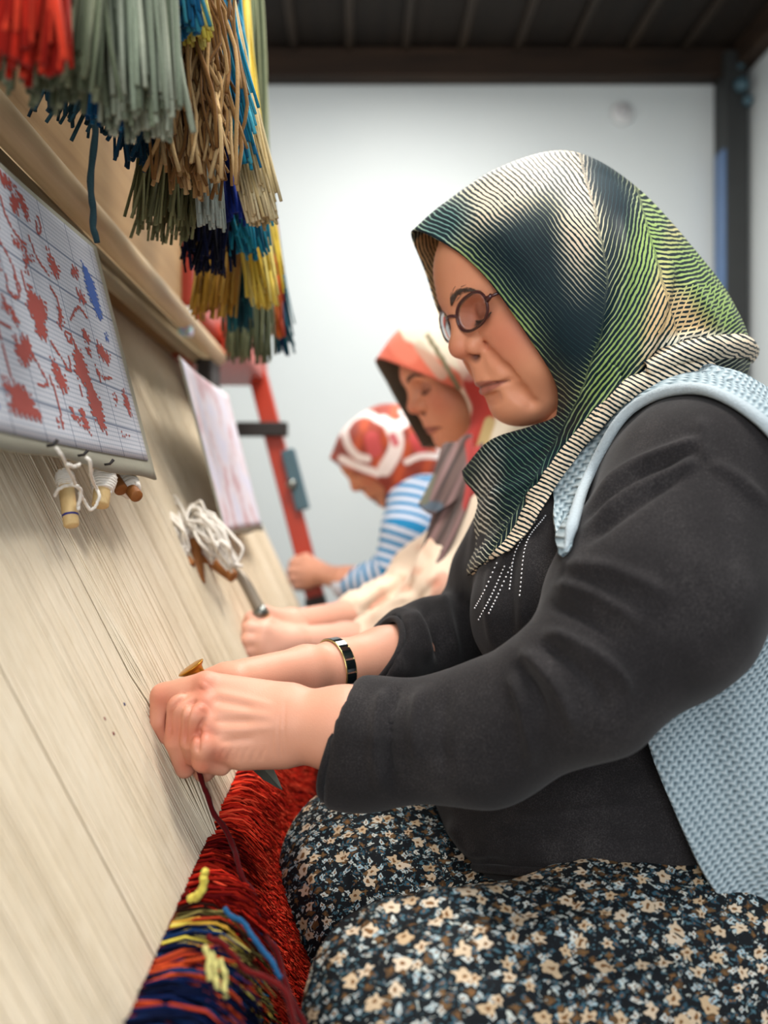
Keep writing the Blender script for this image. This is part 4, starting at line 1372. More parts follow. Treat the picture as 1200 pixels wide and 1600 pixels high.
kA, kB = P(652, 1592, .52), P(562, 1362, .765)
F = Field((-0.09, 0.36, 0.03), (0.58, 1.12, ZC - 0.16), 0.0048)
F.add(rcone(kA, W(.26, .63, -.375), .062, .108), .02)
F.add(rcone(kB, W(.24, .92, -.385), .068, .105), .02)
F.add(ell(W(.33, .80, -.40), (.20, .235, .125)), .06)
F.add(ell(W(.17, .78, -.40), (.16, .18, .085)), .06)
F.add(rcone(kB, (kB[0] + .03, kB[1] + .03, .12), .068, .105), .05)
F.add(rcone(kA, (kA[0] + .04, kA[1] + .02, .12), .062, .11), .05)
F.cut_plane((0, 0, 0.10), (0, 0, -1), .01)
V, Q = F.mesh()
V = relax(V, Q, 3, .5); N = vnormals(V, Q)
V = V + N * (0.0022 * vnoise(V, 38, 4, 2))[:, None]
sk = [(.007, 9, [(640, 1392), (680, 1398), (740, 1394), (830, 1382)]), (-.006, 7, [(640, 1380), (690, 1384), (760, 1378)]), (.006, 8, [(650, 1412), (700, 1410), (780, 1400)]),
      (-.008, 12, [(560, 1480), (620, 1430), (700, 1420)]), (.004, 14, [(470, 1300), (500, 1400), (520, 1500)]), (-.004, 12, [(520, 1290), (545, 1400), (560, 1480)]), (.004, 14, [(580, 1280), (600, 1380), (620, 1420)]),
      (.004, 18, [(700, 1480), (850, 1450), (1000, 1440)]), (-.004, 16, [(680, 1530), (850, 1500), (1050, 1490)]), (.005, 18, [(900, 1560), (1000, 1530), (1100, 1520)]), (-.006, 9, [(668, 1350), (680, 1372), (720, 1384)])]
V = folds(V, N, sk)
W1.part('skirt', V, Q, M['skirt'], attrs={'fab': np.stack([V[:, 0] - .2 * V[:, 1], V[:, 2] + .9 * V[:, 1], 0 * V[:, 0]], -1)}, label='black skirt printed all over with small cream and blue flowers')

# ---- jumper
t = NT('charcoal_jersey', 0.9, 0.12)
n = t.noise(t.co(), 900, 3, .7); n2 = t.noise(t.co(), 25, 3)
f = t.math('ADD', t.math('MULTIPLY', n, .65), t.math('MULTIPLY', n2, .35))
t.col(t.ramp(f, [(.3, lin((24, 23, 24))), (.52, lin((38, 36, 37))), (.72, lin((66, 63, 63)))]))
t.bump(n, .35, .0006)
t.set(Sheen_Weight=.08)
M['jersey'] = t.m
def torso(F, g=0.0):
    F.add(ell(W(.265, .80, -.06), (.150 + g, .185 + g, .155 + g)), .04)
    F.add(ell(W(.185, .705, -.095), (.082 + g, .075 + g, .080 + g)), .04)
    F.add(ell(W(.185, .885, -.095), (.082 + g, .075 + g, .080 + g)), .04)
    F.add(ell(W(.238, .79, -.275), (.164 + g, .190 + g, .112 + g)), .05)
    F.add(rcone(W(.285, .80, .075), W(.280, .655, .040), .065 + g, .060 + g), .05)
    F.add(rcone(W(.285, .80, .075), W(.270, .95, .030), .065 + g, .060 + g), .05)
F = Field((-0.03, 0.43, ZC - 0.40), (0.52, 1.09, ZC + 0.165), 0.0042)
torso(F)
chain(F, [PR(1098, 768, .605, 148), PR(1022, 935, .570, 150), PR(918, 1060, .550, 112)], .03)
chain(F, [PR(918, 1064, .550, 110), PR(750, 1150, .580, 99), PR(565, 1160, .612, 91), PR(480, 1166, .626, 88)], .022)
chain(F, [(W(.255, .955, .005), .066), (P(790, 985, .91), .054), (P(745, 1000, .885), .050)], .03)
chain(F, [(P(745, 1000, .885), .049), (P(680, 1003, .835), .0430), (P(592, 1022, .772), .0410), (P(530, 1036, .742), .0400)], .02)
# open cuffs
ca, cb = P(536, 1158, .616), P(700, 1150, .59)
na = np.array([-.95, .12, .0]) + np.array([0, 0, -.28]) * -1.0
def half_cut(F, p, n, lo, hi):
    n = np.asarray(n, float) / np.linalg.norm(n)
    def f(X, Y, Z): return (-( (X - p[0]) * n[0] + (Y - p[1]) * n[1] + (Z - p[2]) * n[2])).astype(np.float32)
    F.cut((f, np.asarray(lo), np.asarray(hi)), .004)
half_cut(F, P(534, 1160, .614), (-1, .25, .22), P(400, 1300, .56), P(580, 1000, .66))
F.cut(rcone(P(480, 1164, .626), P(620, 1156, .604), .0405, .0400), .003)
half_cut(F, P(590, 1024, .771), (-1, -.35, .62), P(500, 1110, .70), P(640, 930, .82))
F.cut(rcone(P(540, 1034, .745), P(612, 1020, .78), .0325, .0325), .003)
V, Q = F.mesh()
V = relax(V, Q, 2, .5); N = vnormals(V, Q)
V = V + N * (0.0012 * vnoise(V, 45, 9, 2))[:, None]
js = [(.0042, 8, [(905, 800), (980, 735), (1060, 700), (1095, 690)]), (-.003, 7, [(900, 820), (980, 755), (1080, 705)]), (.004, 8, [(905, 835), (985, 772), (1060, 735), (1090, 715)]), (-.003, 7, [(905, 855), (985, 795), (1075, 735)]),
      (.005, 9, [(845, 985), (900, 1005), (960, 1045), (985, 1090)]), (-.005, 8, [(835, 1005), (880, 1025), (930, 1075), (945, 1120)]), (.0055, 9, [(812, 1012), (850, 1045), (885, 1095), (900, 1150)]), (-.005, 8, [(802, 1035), (835, 1080), (855, 1130)]),
      (.0045, 9, [(795, 1050), (815, 1090), (825, 1150), (830, 1200)]), (-.003, 8, [(850, 940), (900, 960), (980, 1000)]), (.0035, 9, [(862, 910), (930, 930), (1020, 985)]), (.003, 10, [(870, 880), (960, 890), (1060, 940)]),
      (.0045, 9, [(606, 1075), (592, 1110), (588, 1180), (600, 1245)]), (-.005, 7, [(622, 1072), (610, 1110), (606, 1180), (616, 1245)]), (.003, 9, [(660, 1070), (648, 1130), (652, 1200)]), (-.002, 9, [(700, 1070), (690, 1150), (700, 1230)]),
      (.004, 8, [(640, 950), (660, 985), (672, 1040)]), (-.004, 7, [(656, 942), (678, 985), (690, 1040)]), (.004, 8, [(690, 920), (700, 970), (715, 1040)]), (-.003, 8, [(612, 968), (632, 1000), (640, 1050)]),
      (.003, 9, [(770, 1290), (900, 1270), (1020, 1260)]), (-.003, 9, [(760, 1310), (900, 1300), (1040, 1300)]), (.004, 10, [(700, 1280), (720, 1320), (760, 1345)]), (-.003, 8, [(690, 1300), (730, 1340), (800, 1352)]),
      (.0025, 8, [(1095, 650), (1098, 690), (1102, 720)]), (.0022, 8, [(1102, 720), (1150, 745), (1200, 790)]),
      (.003, 9, [(770, 880), (765, 950), (775, 1020)]), (-.003, 9, [(800, 850), (795, 940), (800, 1010)]), (.003, 9, [(830, 830), (822, 920), (815, 990)])]
js = [(a_ * 1.5, w_, q_) for a_, w_, q_ in js]
V = folds(V, N, js)
jo = W1.part('jumper', V, Q, M['jersey'], label='charcoal jersey jumper with turned-up sleeves')
# turned hems
def ring(c, n, rx, r, name, mat, parent, up=(0, 0, 1), wob=.0012, k=1.0):
    n = np.asarray(n, float) / np.linalg.norm(n)
    e1 = np.cross(n, up); e1 /= np.linalg.norm(e1); e2 = np.cross(n, e1)
    th = np.linspace(0, 2 * np.pi, 49)
    p = np.asarray(c) + e1 * (rx * np.cos(th))[:, None] + e2 * (rx * k * np.sin(th))[:, None] + n * (wob * np.sin(3 * th))[:, None]
    return MB().tube(p, r, 8, caps=False).build(name, mat, parent, True)
ring(P(533, 1160, .614), (-1, .25, .22), .0425, .0032, 'cuff', M['jersey'], W1.root)
ring(P(590, 1023, .771), (-1, -.35, .62), .0385, .0032, 'cuff', M['jersey'], W1.root)
# rhinestones
t = NT('rhinestone', .15, .8); t.col((.9, .9, .92)); t.set(Metallic=.6); M['stone'] = t.m
stones = MB()
from mathutils.bvhtree import BVHTree
bvh = BVHTree.FromPolygons([tuple(v) for v in V], [tuple(q) for q in Q])
def on_cloth(tree, px, py):
    d = Vector(((px - CX) / FPX, 1.0, -(py - CY) / FPX)).normalized()
    h = tree.ray_cast(Vector((0, 0, ZC)), d)
    return None if h[0] is None else (np.array(h[0]), np.array(h[1]))
for ln, nst in (([(852, 806), (822, 850), (812, 930)], 26), ([(838, 812), (806, 860), (796, 920)], 22), ([(788, 885), (768, 930), (748, 968)], 18), ([(776, 880), (756, 925), (742, 950)], 14), ([(800, 880), (780, 925), (764, 958)], 14)):
    for p in catmull(np.array(ln, float), nst):
        h = on_cloth(bvh, p[0], p[1])
        if h is not None: stones.sphere(h[0], .00095, 4)
hp = []
for q_ in catmull(np.array([(692, 1300), (700, 1332), (730, 1352), (820, 1360), (950, 1366), (1080, 1368), (1180, 1362)], float), 50):
    h = on_cloth(bvh, q_[0], q_[1])
    if h is not None: hp.append(h[0] + h[1] * .001)
hp = np.array(hp)
for _ in range(3): hp[1:-1] = (hp[:-2] + 2 * hp[1:-1] + hp[2:]) / 4
MB().tube(hp, .0040, 8).build('hem', M['jersey'], W1.root, True)
so = stones.build('rhinestones', M['stone'], W1.root, True)
so['kind'] = 'stuff'

# ---- knitted waistcoat
t = NT('blue_knit', 0.9, 0.1)
co = t.co()
sx = t.n('ShaderNodeSeparateXYZ'); t.put(sx.inputs[0], co)
u = t.math('ADD', t.math('MULTIPLY', sx.outputs[0], .8), t.math('MULTIPLY', sx.outputs[2], .55))
vv = t.math('SUBTRACT', t.math('MULTIPLY', sx.outputs[2], .8), t.math('MULTIPLY', sx.outputs[0], .55))
w1 = t.math('SINE', t.math('MULTIPLY', u, 2 * math.pi / .0062))
w2 = t.math('SINE', t.math('ADD', t.math('MULTIPLY', vv, 2 * math.pi / .0036), t.math('MULTIPLY', w1, 1.1)))
hgt = t.math('ADD', t.math('MULTIPLY', w2, .55), t.math('MULTIPLY', w1, .45))
nz = t.noise(co, 500, 2)
hh = t.math('ADD', t.math('MULTIPLY', hgt, .5), .5)
hh = t.math('ADD', t.math('MULTIPLY', hh, .75), t.math('MULTIPLY', nz, .3))
t.col(t.ramp(hh, [(.12, lin((84, 98, 106))), (.4, lin((134, 152, 160))), (.85, lin((176, 190, 196)))]))
t.bump(hh, .8, .002)
M['knit'] = t.m
F = Field((0.02, 0.50, ZC - 0.40), (0.56, 1.10, ZC + 0.18), 0.0042)
torso(F, .009)
F.add(ell(W(.37, .79, -.25), (.115, .200, .19)), .06)
# armhole and front opening
def cyl_y(c, rx, rz, y0, y1):
    def f(X, Y, Z): return ((np.sqrt(((X - c[0]) / rx) ** 2 + ((Z - c[2]) / rz) ** 2) - 1) * min(rx, rz) + 0 * Y).astype(np.float32)
    return f, (c[0] - rx, y0, c[2] - rz), (c[0] + rx, y1, c[2] + rz)
F.cut(cyl_y(P(1088, 862, .63), r_(196, .63), r_(232, .63), .40, .735), .006)
F.cut(cyl_y(W(.27, .95, -.03), .085, .10, .88, 1.15), .006)
pl0, pl1 = P(1012, 1165, .60), P(1200, 1492, .60)
dl = pl1 - pl0; nl = np.array([-dl[2], 0, dl[0]]); nl = nl if nl[0] < 0 else -nl
F.cut_plane(pl0, nl, .004)
F.cut_plane((.172, 0, 0), (-1, 0, 0.12), .004)
inner = Field(F.lo, F.lo + (F.n - 1) * F.h, F.h); torso(inner, .002)
F.v = np.maximum(F.v, -inner.v[:F.n[0], :F.n[1], :F.n[2]])
V, Q = F.mesh()
V = relax(V, Q, 2, .5); N = vnormals(V, Q)
V = V + N * (0.0014 * vnoise(V, 30, 12, 2))[:, None]
V = folds(V, N, [(.004, 16, [(1080, 1150), (1130, 1280), (1200, 1400)]), (-.003, 14, [(1120, 1100), (1170, 1230), (1200, 1300)]), (.003, 12, [(900, 800), (960, 700), (1040, 640), (1120, 620), (1200, 660)])])
vo = W1.part('waistcoat', V, Q, M['knit'], label='pale blue knitted waistcoat')
t2 = plain('knit_border', (172, 184, 190), .9, .15, 300, .6, 700, spec=.1)
bvv = BVHTree.FromPolygons([tuple(v) for v in V], [tuple(q) for q in Q])
bvj = bvh
FT = Field((0.02, 0.50, ZC - 0.46), (0.56, 1.10, ZC + 0.18), 0.010)
torso(FT, .010); FT.add(ell(W(.34, .79, -.28), (.14, .205, .20)), .06)
VT, QT = FT.mesh()
bvt = BVHTree.FromPolygons([tuple(v) for v in VT], [tuple(q) for q in QT])
def push_out(V, trees, off_out, off_in):
    """keeps a two-layered cloth outside what it is worn over"""
    V = np.array(V); m = len(V) // 2
    for i in range(len(V)):
        off = off_out if i < m else off_in
        for tree in trees:
            loc, nrm, _, dist = tree.find_nearest(Vector(V[i]), .03)
            if loc is None: continue
            s = (Vector(V[i]) - loc).dot(nrm)
            if s < off: V[i] = loc + nrm * off
    return V
def over(px, py, d, off, trees=None):
    """keeps the cloth on top of what it lies on"""
    for tree in (trees or (bvj, bvv)):
        h = on_cloth(tree, px, py)
        if h is not None: d = min(d, h[0][1] - off)
    return P(px, py, d)
def snug(px, py, d, off):
    """a point of the strap, laid on the shoulder"""
    best = None
    for tree in (bvj, bvv):
        h = on_cloth(tree, px, py)
        if h is not None and (best is None or h[0][1] < best[1]): best = h[0] + h[1] * off
    if best is None:
        loc, nrm, _, dist = bvj.find_nearest(Vector(P(px, py, d)))
        best = np.array(loc) + np.array(nrm) * off
    return best
s_in = [(885, 874), (872, 790), (890, 725), (935, 655), (985, 605), (1050, 572), (1120, 562), (1175, 570), (1225, 600)]
s_out = [(893, 868), (906, 818), (927, 755), (973, 670), (1019, 632), (1075, 619), (1125, 630), (1180, 665), (1225, 715)]
s_d = [.70, .69, .68, .67, .69, .72, .74, .76, .76]
ctrl = []
for f in (0.0, .33, .66, 1.0):
    ctrl.append([snug(a_[0] + (b_[0] - a_[0]) * f, a_[1] + (b_[1] - a_[1]) * f, d_ - .03 * f, .007) for a_, b_, d_ in zip(s_in, s_out, s_d)])
V, q, S, PV = patch(ctrl, 30, 130, .004)
q = q[:, ::-1]
V = push_out(V, (bvj, bvv), .0065, .002)
W1.part('strap', V, q, M['knit'])
e_ = [snug(*b_, d_ - .03, .006) for b_, d_ in zip(s_out, s_d)]
MB().tube(catmull(e_, 90), np.interp(np.arange(90), [0, 8, 89], [.001, .0046, .0046]), 8, flat=((0, 1, 0), .7)).build('armhole_border', t2, W1.root, True)
pan = [[(1000, 1110), (1080, 1050), (1200, 950), (1330, 880)], [(1018, 1180), (1090, 1130), (1200, 1060), (1340, 1000)], [(1052, 1265), (1110, 1230), (1210, 1180), (1350, 1120)],
       [(1100, 1365), (1150, 1335), (1240, 1290), (1370, 1250)], [(1155, 1440), (1195, 1420), (1280, 1390), (1390, 1360)], [(1215, 1515), (1250, 1500), (1320, 1480), (1420, 1460)]]
def lie(px, py, off, fall):
    h = on_cloth(bvt, px, py)
    return P(px, py, h[0][1] - off) if h is not None else P(px, py, fall)
ctrl = [[lie(x_, y_, .006 if j < 3 else -.004, .64 + .03 * j) for j, (x_, y_) in enumerate(r)] for r in pan]
V, q, S, PV = patch(ctrl, 70, 50, .005, disp=lambda U, Vv: .003 * np.sin(Vv * 9 + U * 3))
V = push_out(V, (bvv,), .004, -.002)
W1.part('back_panel', V, q[:, ::-1], M['knit'])

# ---- headscarf: hood, wrap under the chin, border thrown over the shoulder
rows = [
    [(868, 662, .748), (868, 600, .728), (818, 516, .714), (757, 432, .722), (700, 384, .748), (643, 361, .800), (664, 425, .856), (706, 535, .878), (800, 640, .868)],
    [(884, 700, .735), (902, 600, .700), (872, 480, .690), (815, 385, .700), (748, 326, .738), (692, 320, .800), (712, 400, .876), (750, 520, .905), (820, 650, .900)],
    [(915, 735, .722), (955, 600, .680), (948, 450, .672), (895, 335, .690), (830, 272, .738), (772, 268, .800), (795, 340, .888), (818, 480, .925), (838, 650, .920)],
    [(955, 735, .705), (1012, 600, .675), (1015, 450, .672), (980, 340, .695), (930, 272, .742), (884, 239, .800), (890, 320, .888), (900, 470, .928), (905, 640, .925)],
    [(1000, 700, .700), (1072, 580, .688), (1080, 470, .692), (1055, 390, .715), (1018, 325, .755), (985, 286, .800), (985, 350, .880), (985, 470, .918), (970, 640, .918)],
    [(1045, 650, .700), (1130, 570, .712), (1140, 505, .728), (1125, 455, .748), (1104, 420, .775), (1085, 393, .805), (1075, 420, .865), (1060, 500, .900), (1030, 630, .905)],
    [(1090, 625, .725), (1158, 585, .748), (1172, 550, .765), (1168, 522, .780), (1160, 502, .795), (1148, 485, .815), (1130, 490, .850), (1110, 540, .885), (1080, 625, .895)],
    [(1100, 640, .745), (1150, 612, .765), (1168, 596, .780), (1170, 590, .795), (1166, 586, .810), (1158, 584, .825), (1140, 590, .850), (1120, 610, .870), (1095, 650, .880)],
]
ctrl = [[P(*q) for q in r] for r in rows]
def hood_disp(U, Vv):
    # pleats that fan from the chin over the near side of the head
    d = 0.0028 * np.sin((Vv * 3.2 + U * 17.0)) * np.clip(1 - Vv * 1.9, 0, 1) * np.clip(U * 4, 0, 1)
    d += 0.0016 * np.sin(U * 41 + Vv * 9) * np.clip(1 - Vv * 2.2, 0, 1) * np.clip(U * 3 - .6, 0, 1)
    d += 0.0028 * np.sin((1 - Vv) * 3.2 + U * 17.0) * np.clip(Vv * 1.9 - .9, 0, 1) * np.clip(U * 4, 0, 1)
    return d
HV, HQ = [], []
nh = 0
def put(V, q):
    global nh
    HV.append(V); HQ.append(q + nh); nh += len(V)
V, q, S, PV = patch(ctrl, 150, 150, .0014, disp=hood_disp)
put(V, q)
wrap = [
    [(722, 735, .80), (765, 690, .755), (830, 668, .735), (872, 650, .728), (905, 600, .700), (945, 560, .680)],
    [(738, 770, .79), (775, 730, .735), (840, 700, .710), (885, 670, .697), (920, 625, .685), (962, 578, .672)],
    [(745, 810, .785), (772, 780, .725), (832, 745, .698), (880, 705, .687), (926, 645, .676), (972, 590, .668)],
    [(738, 855, .78), (765, 830, .72), (812, 790, .692), (865, 730, .682), (925, 656, .672), (975, 600, .664)],
    [(733, 900, .775), (752, 882, .72), (790, 845, .690), (850, 760, .682), (918, 668, .670), (972, 614, .662)],
]
ctrl = [[over(*q_, .006) for q_ in r] for r in wrap]
V, q, S, PV = patch(ctrl, 90, 110, .0014, disp=lambda U, Vv: 0.0030 * np.sin(U * 15 + Vv * 2.5) * np.clip(1.15 - Vv, 0, 1))
q = q[:, ::-1]
put(V, q)
border = [
    [(735, 898, .765), (765, 868, .712), (798, 830, .684), (850, 738, .676), (915, 655, .668), (966, 608, .660), (1030, 566, .660), (1110, 548, .68)],
    [(742, 893, .755), (775, 868, .704), (812, 830, .677), (868, 738, .668), (932, 656, .660), (984, 610, .652), (1040, 578, .652), (1115, 562, .67)],
    [(745, 884, .757), (785, 864, .704), (826, 826, .676), (884, 737, .668), (950, 657, .660), (1002, 613, .652), (1050, 590, .652), (1120, 573, .67)],
]
ctrl = [[over(*q_, .011) for q_ in r] for r in border]
V, q, S, PV = patch(ctrl, 40, 160, .0016, disp=lambda U, Vv: 0.0012 * np.sin(Vv * 60) * (U - .2))
put(V, q[:, ::-1])
nborder = len(V)
roll = [
    [(1005, 565, .664), (1060, 535, .672), (1110, 525, .686), (1160, 522, .73), (1172, 532, .79)],
    [(1012, 582, .656), (1065, 552, .658), (1115, 542, .670), (1165, 540, .72), (1176, 548, .79)],
    [(1020, 592, .662), (1072, 570, .662), (1120, 562, .674), (1166, 560, .725), (1176, 568, .79)],
]
ctrl = [[over(*q_, .010) for q_ in r] for r in roll]
V, q, S, PV = patch(ctrl, 40, 70, .0016, disp=lambda U, Vv: 0.006 * np.sin(U * np.pi))
put(V, q[:, ::-1])
nroll = len(V)
V = np.concatenate(HV); Q = np.concatenate(HQ)
N = vnormals(V, Q)
V = folds(V, N, [(.0060, 11, [(1030, 390), (1040, 440), (1005, 560), (945, 650), (880, 720)]), (-.0045, 10, [(1004, 345), (1005, 440), (965, 570), (915, 645)]), (.0045, 10, [(975, 330), (975, 440), (935, 560), (890, 640)]),
                 (-.0045, 10, [(1062, 420), (1062, 470), (1030, 560), (990, 600)]), (.0050, 10, [(1062, 425), (1100, 480), (1130, 545)]), (-.0040, 9, [(1045, 520), (1090, 500), (1140, 540)]), (.0040, 9, [(1040, 545), (1090, 525), (1150, 560)]),
                 (.0040, 9, [(760, 720), (800, 705), (860, 690)]), (-.0040, 8, [(755, 745), (800, 730), (870, 705)]), (.0045, 9, [(755, 775), (800, 765), (875, 725)]), (-.0045, 8, [(752, 805), (800, 795), (865, 745)]), (.0040, 9, [(750, 840), (790, 822), (840, 775)])], .80)
N = vnormals(V, Q)
# the printed pattern: a flow coordinate for the lines, a colour for them and how broad they are
L_ = (V - W1.loc) @ W1.R / W1.s          # head space
pxy = to_px(V)
def side_px(V):
    """seen square from her left side, so that both sides of the scarf carry the same print"""
    X, Z = V[:, 0], V[:, 2] - ZC
    dd = .70
    return np.stack([CX + FPX * X / dd, CY - FPX * Z / dd], -1)
sp = np.where((V[:, 1] < .81)[:, None], pxy, to_px(np.stack([V[:, 0], 1.62 - V[:, 1], V[:, 2]], -1)))
x_, y_ = sp[:, 0], sp[:, 1]
# ridge of the chevron from the peak over the temple to the throat
ridge = lambda y: np.interp(y, [240, 330, 430, 520, 620, 720, 860], [905, 930, 950, 940, 905, 850, 770])
dr = x_ - ridge(y_)
sA = (0.62 * x_ - 0.78 * y_) + 18 * np.sin(x_ * .012 + y_ * .006)
sB = (0.93 * x_ + 0.37 * y_) + 26 * np.sin(y_ * .010 - x_ * .006)
sC = (0.25 * x_ + 0.97 * y_) + 30 * np.sin(x_ * .016)
wA = 1 / (1 + np.exp(dr / 5.0))
zone = np.zeros(len(V))
flow = np.where(dr < 0, sA, sB)
back = (x_ > 1030 + 0.28 * (y_ - 420)) 
flow = np.where(back, sC, flow)
def blob(cx, cy, rx, ry, ang=0):
    a = math.radians(ang); dx, dy = x_ - cx, y_ - cy
    u_, v_ = dx * math.cos(a) + dy * math.sin(a), -dx * math.sin(a) + dy * math.cos(a)
    return np.clip(1.5 - np.sqrt((u_ / rx) ** 2 + (v_ / ry) ** 2) * 1.0, 0, 1)
CREAM, GREEN, TEAL, PALE, SAND = (np.array(lin(c)) for c in ((214, 196, 170), (146, 172, 100), (120, 160, 150), (222, 226, 214), (208, 178, 130)))
lc = np.tile(np.array(lin((170, 176, 140))), (len(V), 1)); duty = np.full(len(V), .16)
def zonep(w, col, du, m=1.0):
    global lc, duty
    w = (w * m).clip(0, 1)
    lc = lc * (1 - w[:, None]) + np.array(col) * w[:, None]
    duty = duty * (1 - w) + du * w
zonep(blob(770, 470, 130, 42, 47), GREEN, .52)               # green along the face
zonep(blob(835, 405, 105, 62, 50), np.array(lin((70, 100, 96))), .06)  # dark wedge over the temple
zonep(blob(900, 520, 50, 70, 20), np.array(lin((50, 84, 84))), .04)
zonep(blob(800, 290, 130, 42, -28), CREAM, .60)              # cream crown
zonep(blob(905, 330, 34, 110, 0), CREAM, .58)
zonep(blob(690, 350, 50, 30, -40), TEAL, .22)
zonep(blob(955, 300, 22, 80, -25), np.array(lin((40, 80, 90))), .07)
zonep(blob(1005, 420, 34, 130, 10), GREEN, .55)
zonep(blob(960, 560, 30, 130, 28), GREEN, .42)
zonep(blob(1035, 470, 18, 120, 12), SAND, .62)
zonep(blob(1085, 430, 40, 60, -40), GREEN, .45)
zonep(blob(1075, 500, 60, 50, -20), SAND, .50)
zonep(blob(1120, 470, 30, 90, -35), GREEN, .40)
zonep(blob(1100, 545, 70, 22, 0), PALE, .5)
zonep(blob(820, 730, 110, 70, -30), np.array(lin((96, 132, 110))), .15)
zonep(blob(752, 800, 22, 100, 10), PALE, .32)
inner_side = (dr < -150) & (V[:, 1] > .815) & (x_ < 760)
zonep((V[:, 1] > .822).astype(float) * (pxy[:, 0] < 740), SAND, .6)
ib = np.zeros(len(V), bool)
ib[len(V) - nborder - nroll:] = True
lc[ib] = np.where((rng.random(ib.sum()) < 0)[:, None], PALE, CREAM)
duty[ib] = .55
flow[ib] = (0.45 * pxy[ib, 0] - 0.9 * pxy[ib, 1])
flow = flow / FPX * .72
cross = (blob(1085, 495, 62, 50, -20) + blob(860, 300, 70, 40, -20) * .0) * (~ib)
t = NT('scarf_print', 0.6, 0.22)
fl_ = t.attr('flow')
du = t.attr('duty')
lcn = t.attr('Col', 'Color')
co = t.co()
wob = t.math('MULTIPLY', t.math('SUBTRACT', t.noise(co, 35, 2), .5), .006)
ph = t.math('FRACT', t.math('DIVIDE', t.math('ADD', fl_, wob), .0040))
tri = t.math('ABSOLUTE', t.math('SUBTRACT', t.math('MULTIPLY', ph, 2.0), 1.0))
dash = t.noise(co, 260, 1)
du2 = t.math('ADD', du, t.math('MULTIPLY', t.math('SUBTRACT', dash, .5), t.math('MULTIPLY', du, 1.1)))
m = t.math('LESS_THAN', tri, du2)
base = t.mix(t.noise(co, 14, 2), lin((6, 20, 28)), lin((10, 38, 46)))
ph2 = t.math('FRACT', t.math('DIVIDE', t.math('ADD', t.attr('flow2'), wob), .0056))
m2 = t.math('MULTIPLY', t.math('LESS_THAN', t.math('ABSOLUTE', t.math('SUBTRACT', t.math('MULTIPLY', ph2, 2.0), 1.0)), .22), t.math('GREATER_THAN', t.attr('cross'), .5))
m = t.math('MAXIMUM', m, m2)
t.col(t.mix(m, base, lcn))
t.bump(t.noise(co, 1400, 2), .1, .0003)
M['scarf'] = t.m
ho = W1.part('headscarf', V, Q, M['scarf'], lc, {'flow': flow, 'duty': duty, 'flow2': sB / FPX * .72, 'cross': cross}, label='satin headscarf in dark green, teal and cream line pattern')

# ---- spectacles
g = empty('eyeglasses', W1.w((.10, 0, .0)))
tag(g, 'brown oval-rimmed eyeglasses worn low on the front weaver\'s nose', 'eyeglasses')
M['rim'] = plain('brown_acetate', (70, 34, 34), .25, .2, 60)
t = NT('lens_glass', .02, .5)
tr = t.n('ShaderNodeBsdfTransparent'); tr.inputs[0].default_value = (.975, .955, .975, 1)
gs = t.n('ShaderNodeBsdfGlossy'); gs.inputs['Roughness'].default_value = .03
fr = t.n('ShaderNodeLayerWeight'); fr.inputs[0].default_value = .12
ms = t.n('ShaderNodeMixShader'); t.put(ms.inputs[0], t.math('MULTIPLY', fr.outputs['Fresnel'], .8)); t.put(ms.inputs[1], tr.outputs[0]); t.put(ms.inputs[2], gs.outputs[0])
t.t.links.new(ms.outputs[0], t.t.nodes['Material Output'].inputs['Surface'])
M['lens'] = t.m
GX, GZ = .1035, .0085
tilt = math.radians(-10)
def gl(yc, u, v):
    """point on a lens plane: u sideways, v up"""
    y = yc + u
    x = GX - abs(y) * .23 - v * math.sin(tilt) * -1
    return np.array([x, y, GZ + v * math.cos(tilt)])
for s in (-1, 1):
    th = np.linspace(0, 2 * np.pi, 49)
    sup = lambda a: (abs(math.cos(a)) ** .85 * (1 if math.cos(a) > 0 else -1), abs(math.sin(a)) ** .85 * (1 if math.sin(a) > 0 else -1))
    pts = np.array([gl(s * .0360, .0262 * sup(a)[0], .0172 * sup(a)[1] + .0015 * s * sup(a)[0]) for a in th])
    MB().tube(W1.w(pts), .00155 * W1.s, 8, caps=False).build('rim', M['rim'], g, True)
    fan = MB()
    c0 = gl(s * .0360, 0, 0)
    fwd = np.array([.0006, 0, 0])
    rings = [c0 + (pts[:-1] - c0) * f + np.array([.0016 * (1 - f * f), 0, 0]) for f in (.0, .35, .7, .98)]
    n_ = 48
    vv_ = np.concatenate([r + fwd for r in rings[1:]] + [r - fwd for r in rings[1:]] + [[rings[0][0] + fwd], [rings[0][0] - fwd]])
    qq, tt = [], []
    for lay in range(2):
        b0 = lay * 3 * n_
        for rr in range(2):
            for j in range(n_):
                f = [b0 + rr * n_ + j, b0 + rr * n_ + (j + 1) % n_, b0 + (rr + 1) * n_ + (j + 1) % n_, b0 + (rr + 1) * n_ + j]
                qq.append(f if lay == 0 else f[::-1])
        cidx = 6 * n_ + lay
        for j in range(n_):
            f = [cidx, b0 + (j + 1) % n_, b0 + j]
            tt.append(f if lay == 0 else f[::-1])
    for j in range(n_):
        qq.append([2 * n_ + j, 2 * n_ + (j + 1) % n_, 5 * n_ + (j + 1) % n_, 5 * n_ + j])
    fan.add(W1.w(vv_), qq, tt)
    fan.build('lens', M['lens'], g, True)
    tp = catmull([gl(s * .0360, s * .0262, .006), (.080, s * .070, .013), (.055, s * .0745, .013), (.01, s * .077, .016), (-.01, s * .077, .008)], 24)
    MB().tube(W1.w(tp), .0015, 6).build('temple', M['rim'], g, True)
    hp = W1.w([gl(s * .0360, s * .0262, .006) + [0, 0, -.003], gl(s * .0360, s * .0262, .006) + [-.004, s * .006, 0]])
    MB().tube(hp, [.0024, .002], 8).build('hinge', M['rim'], g, True)
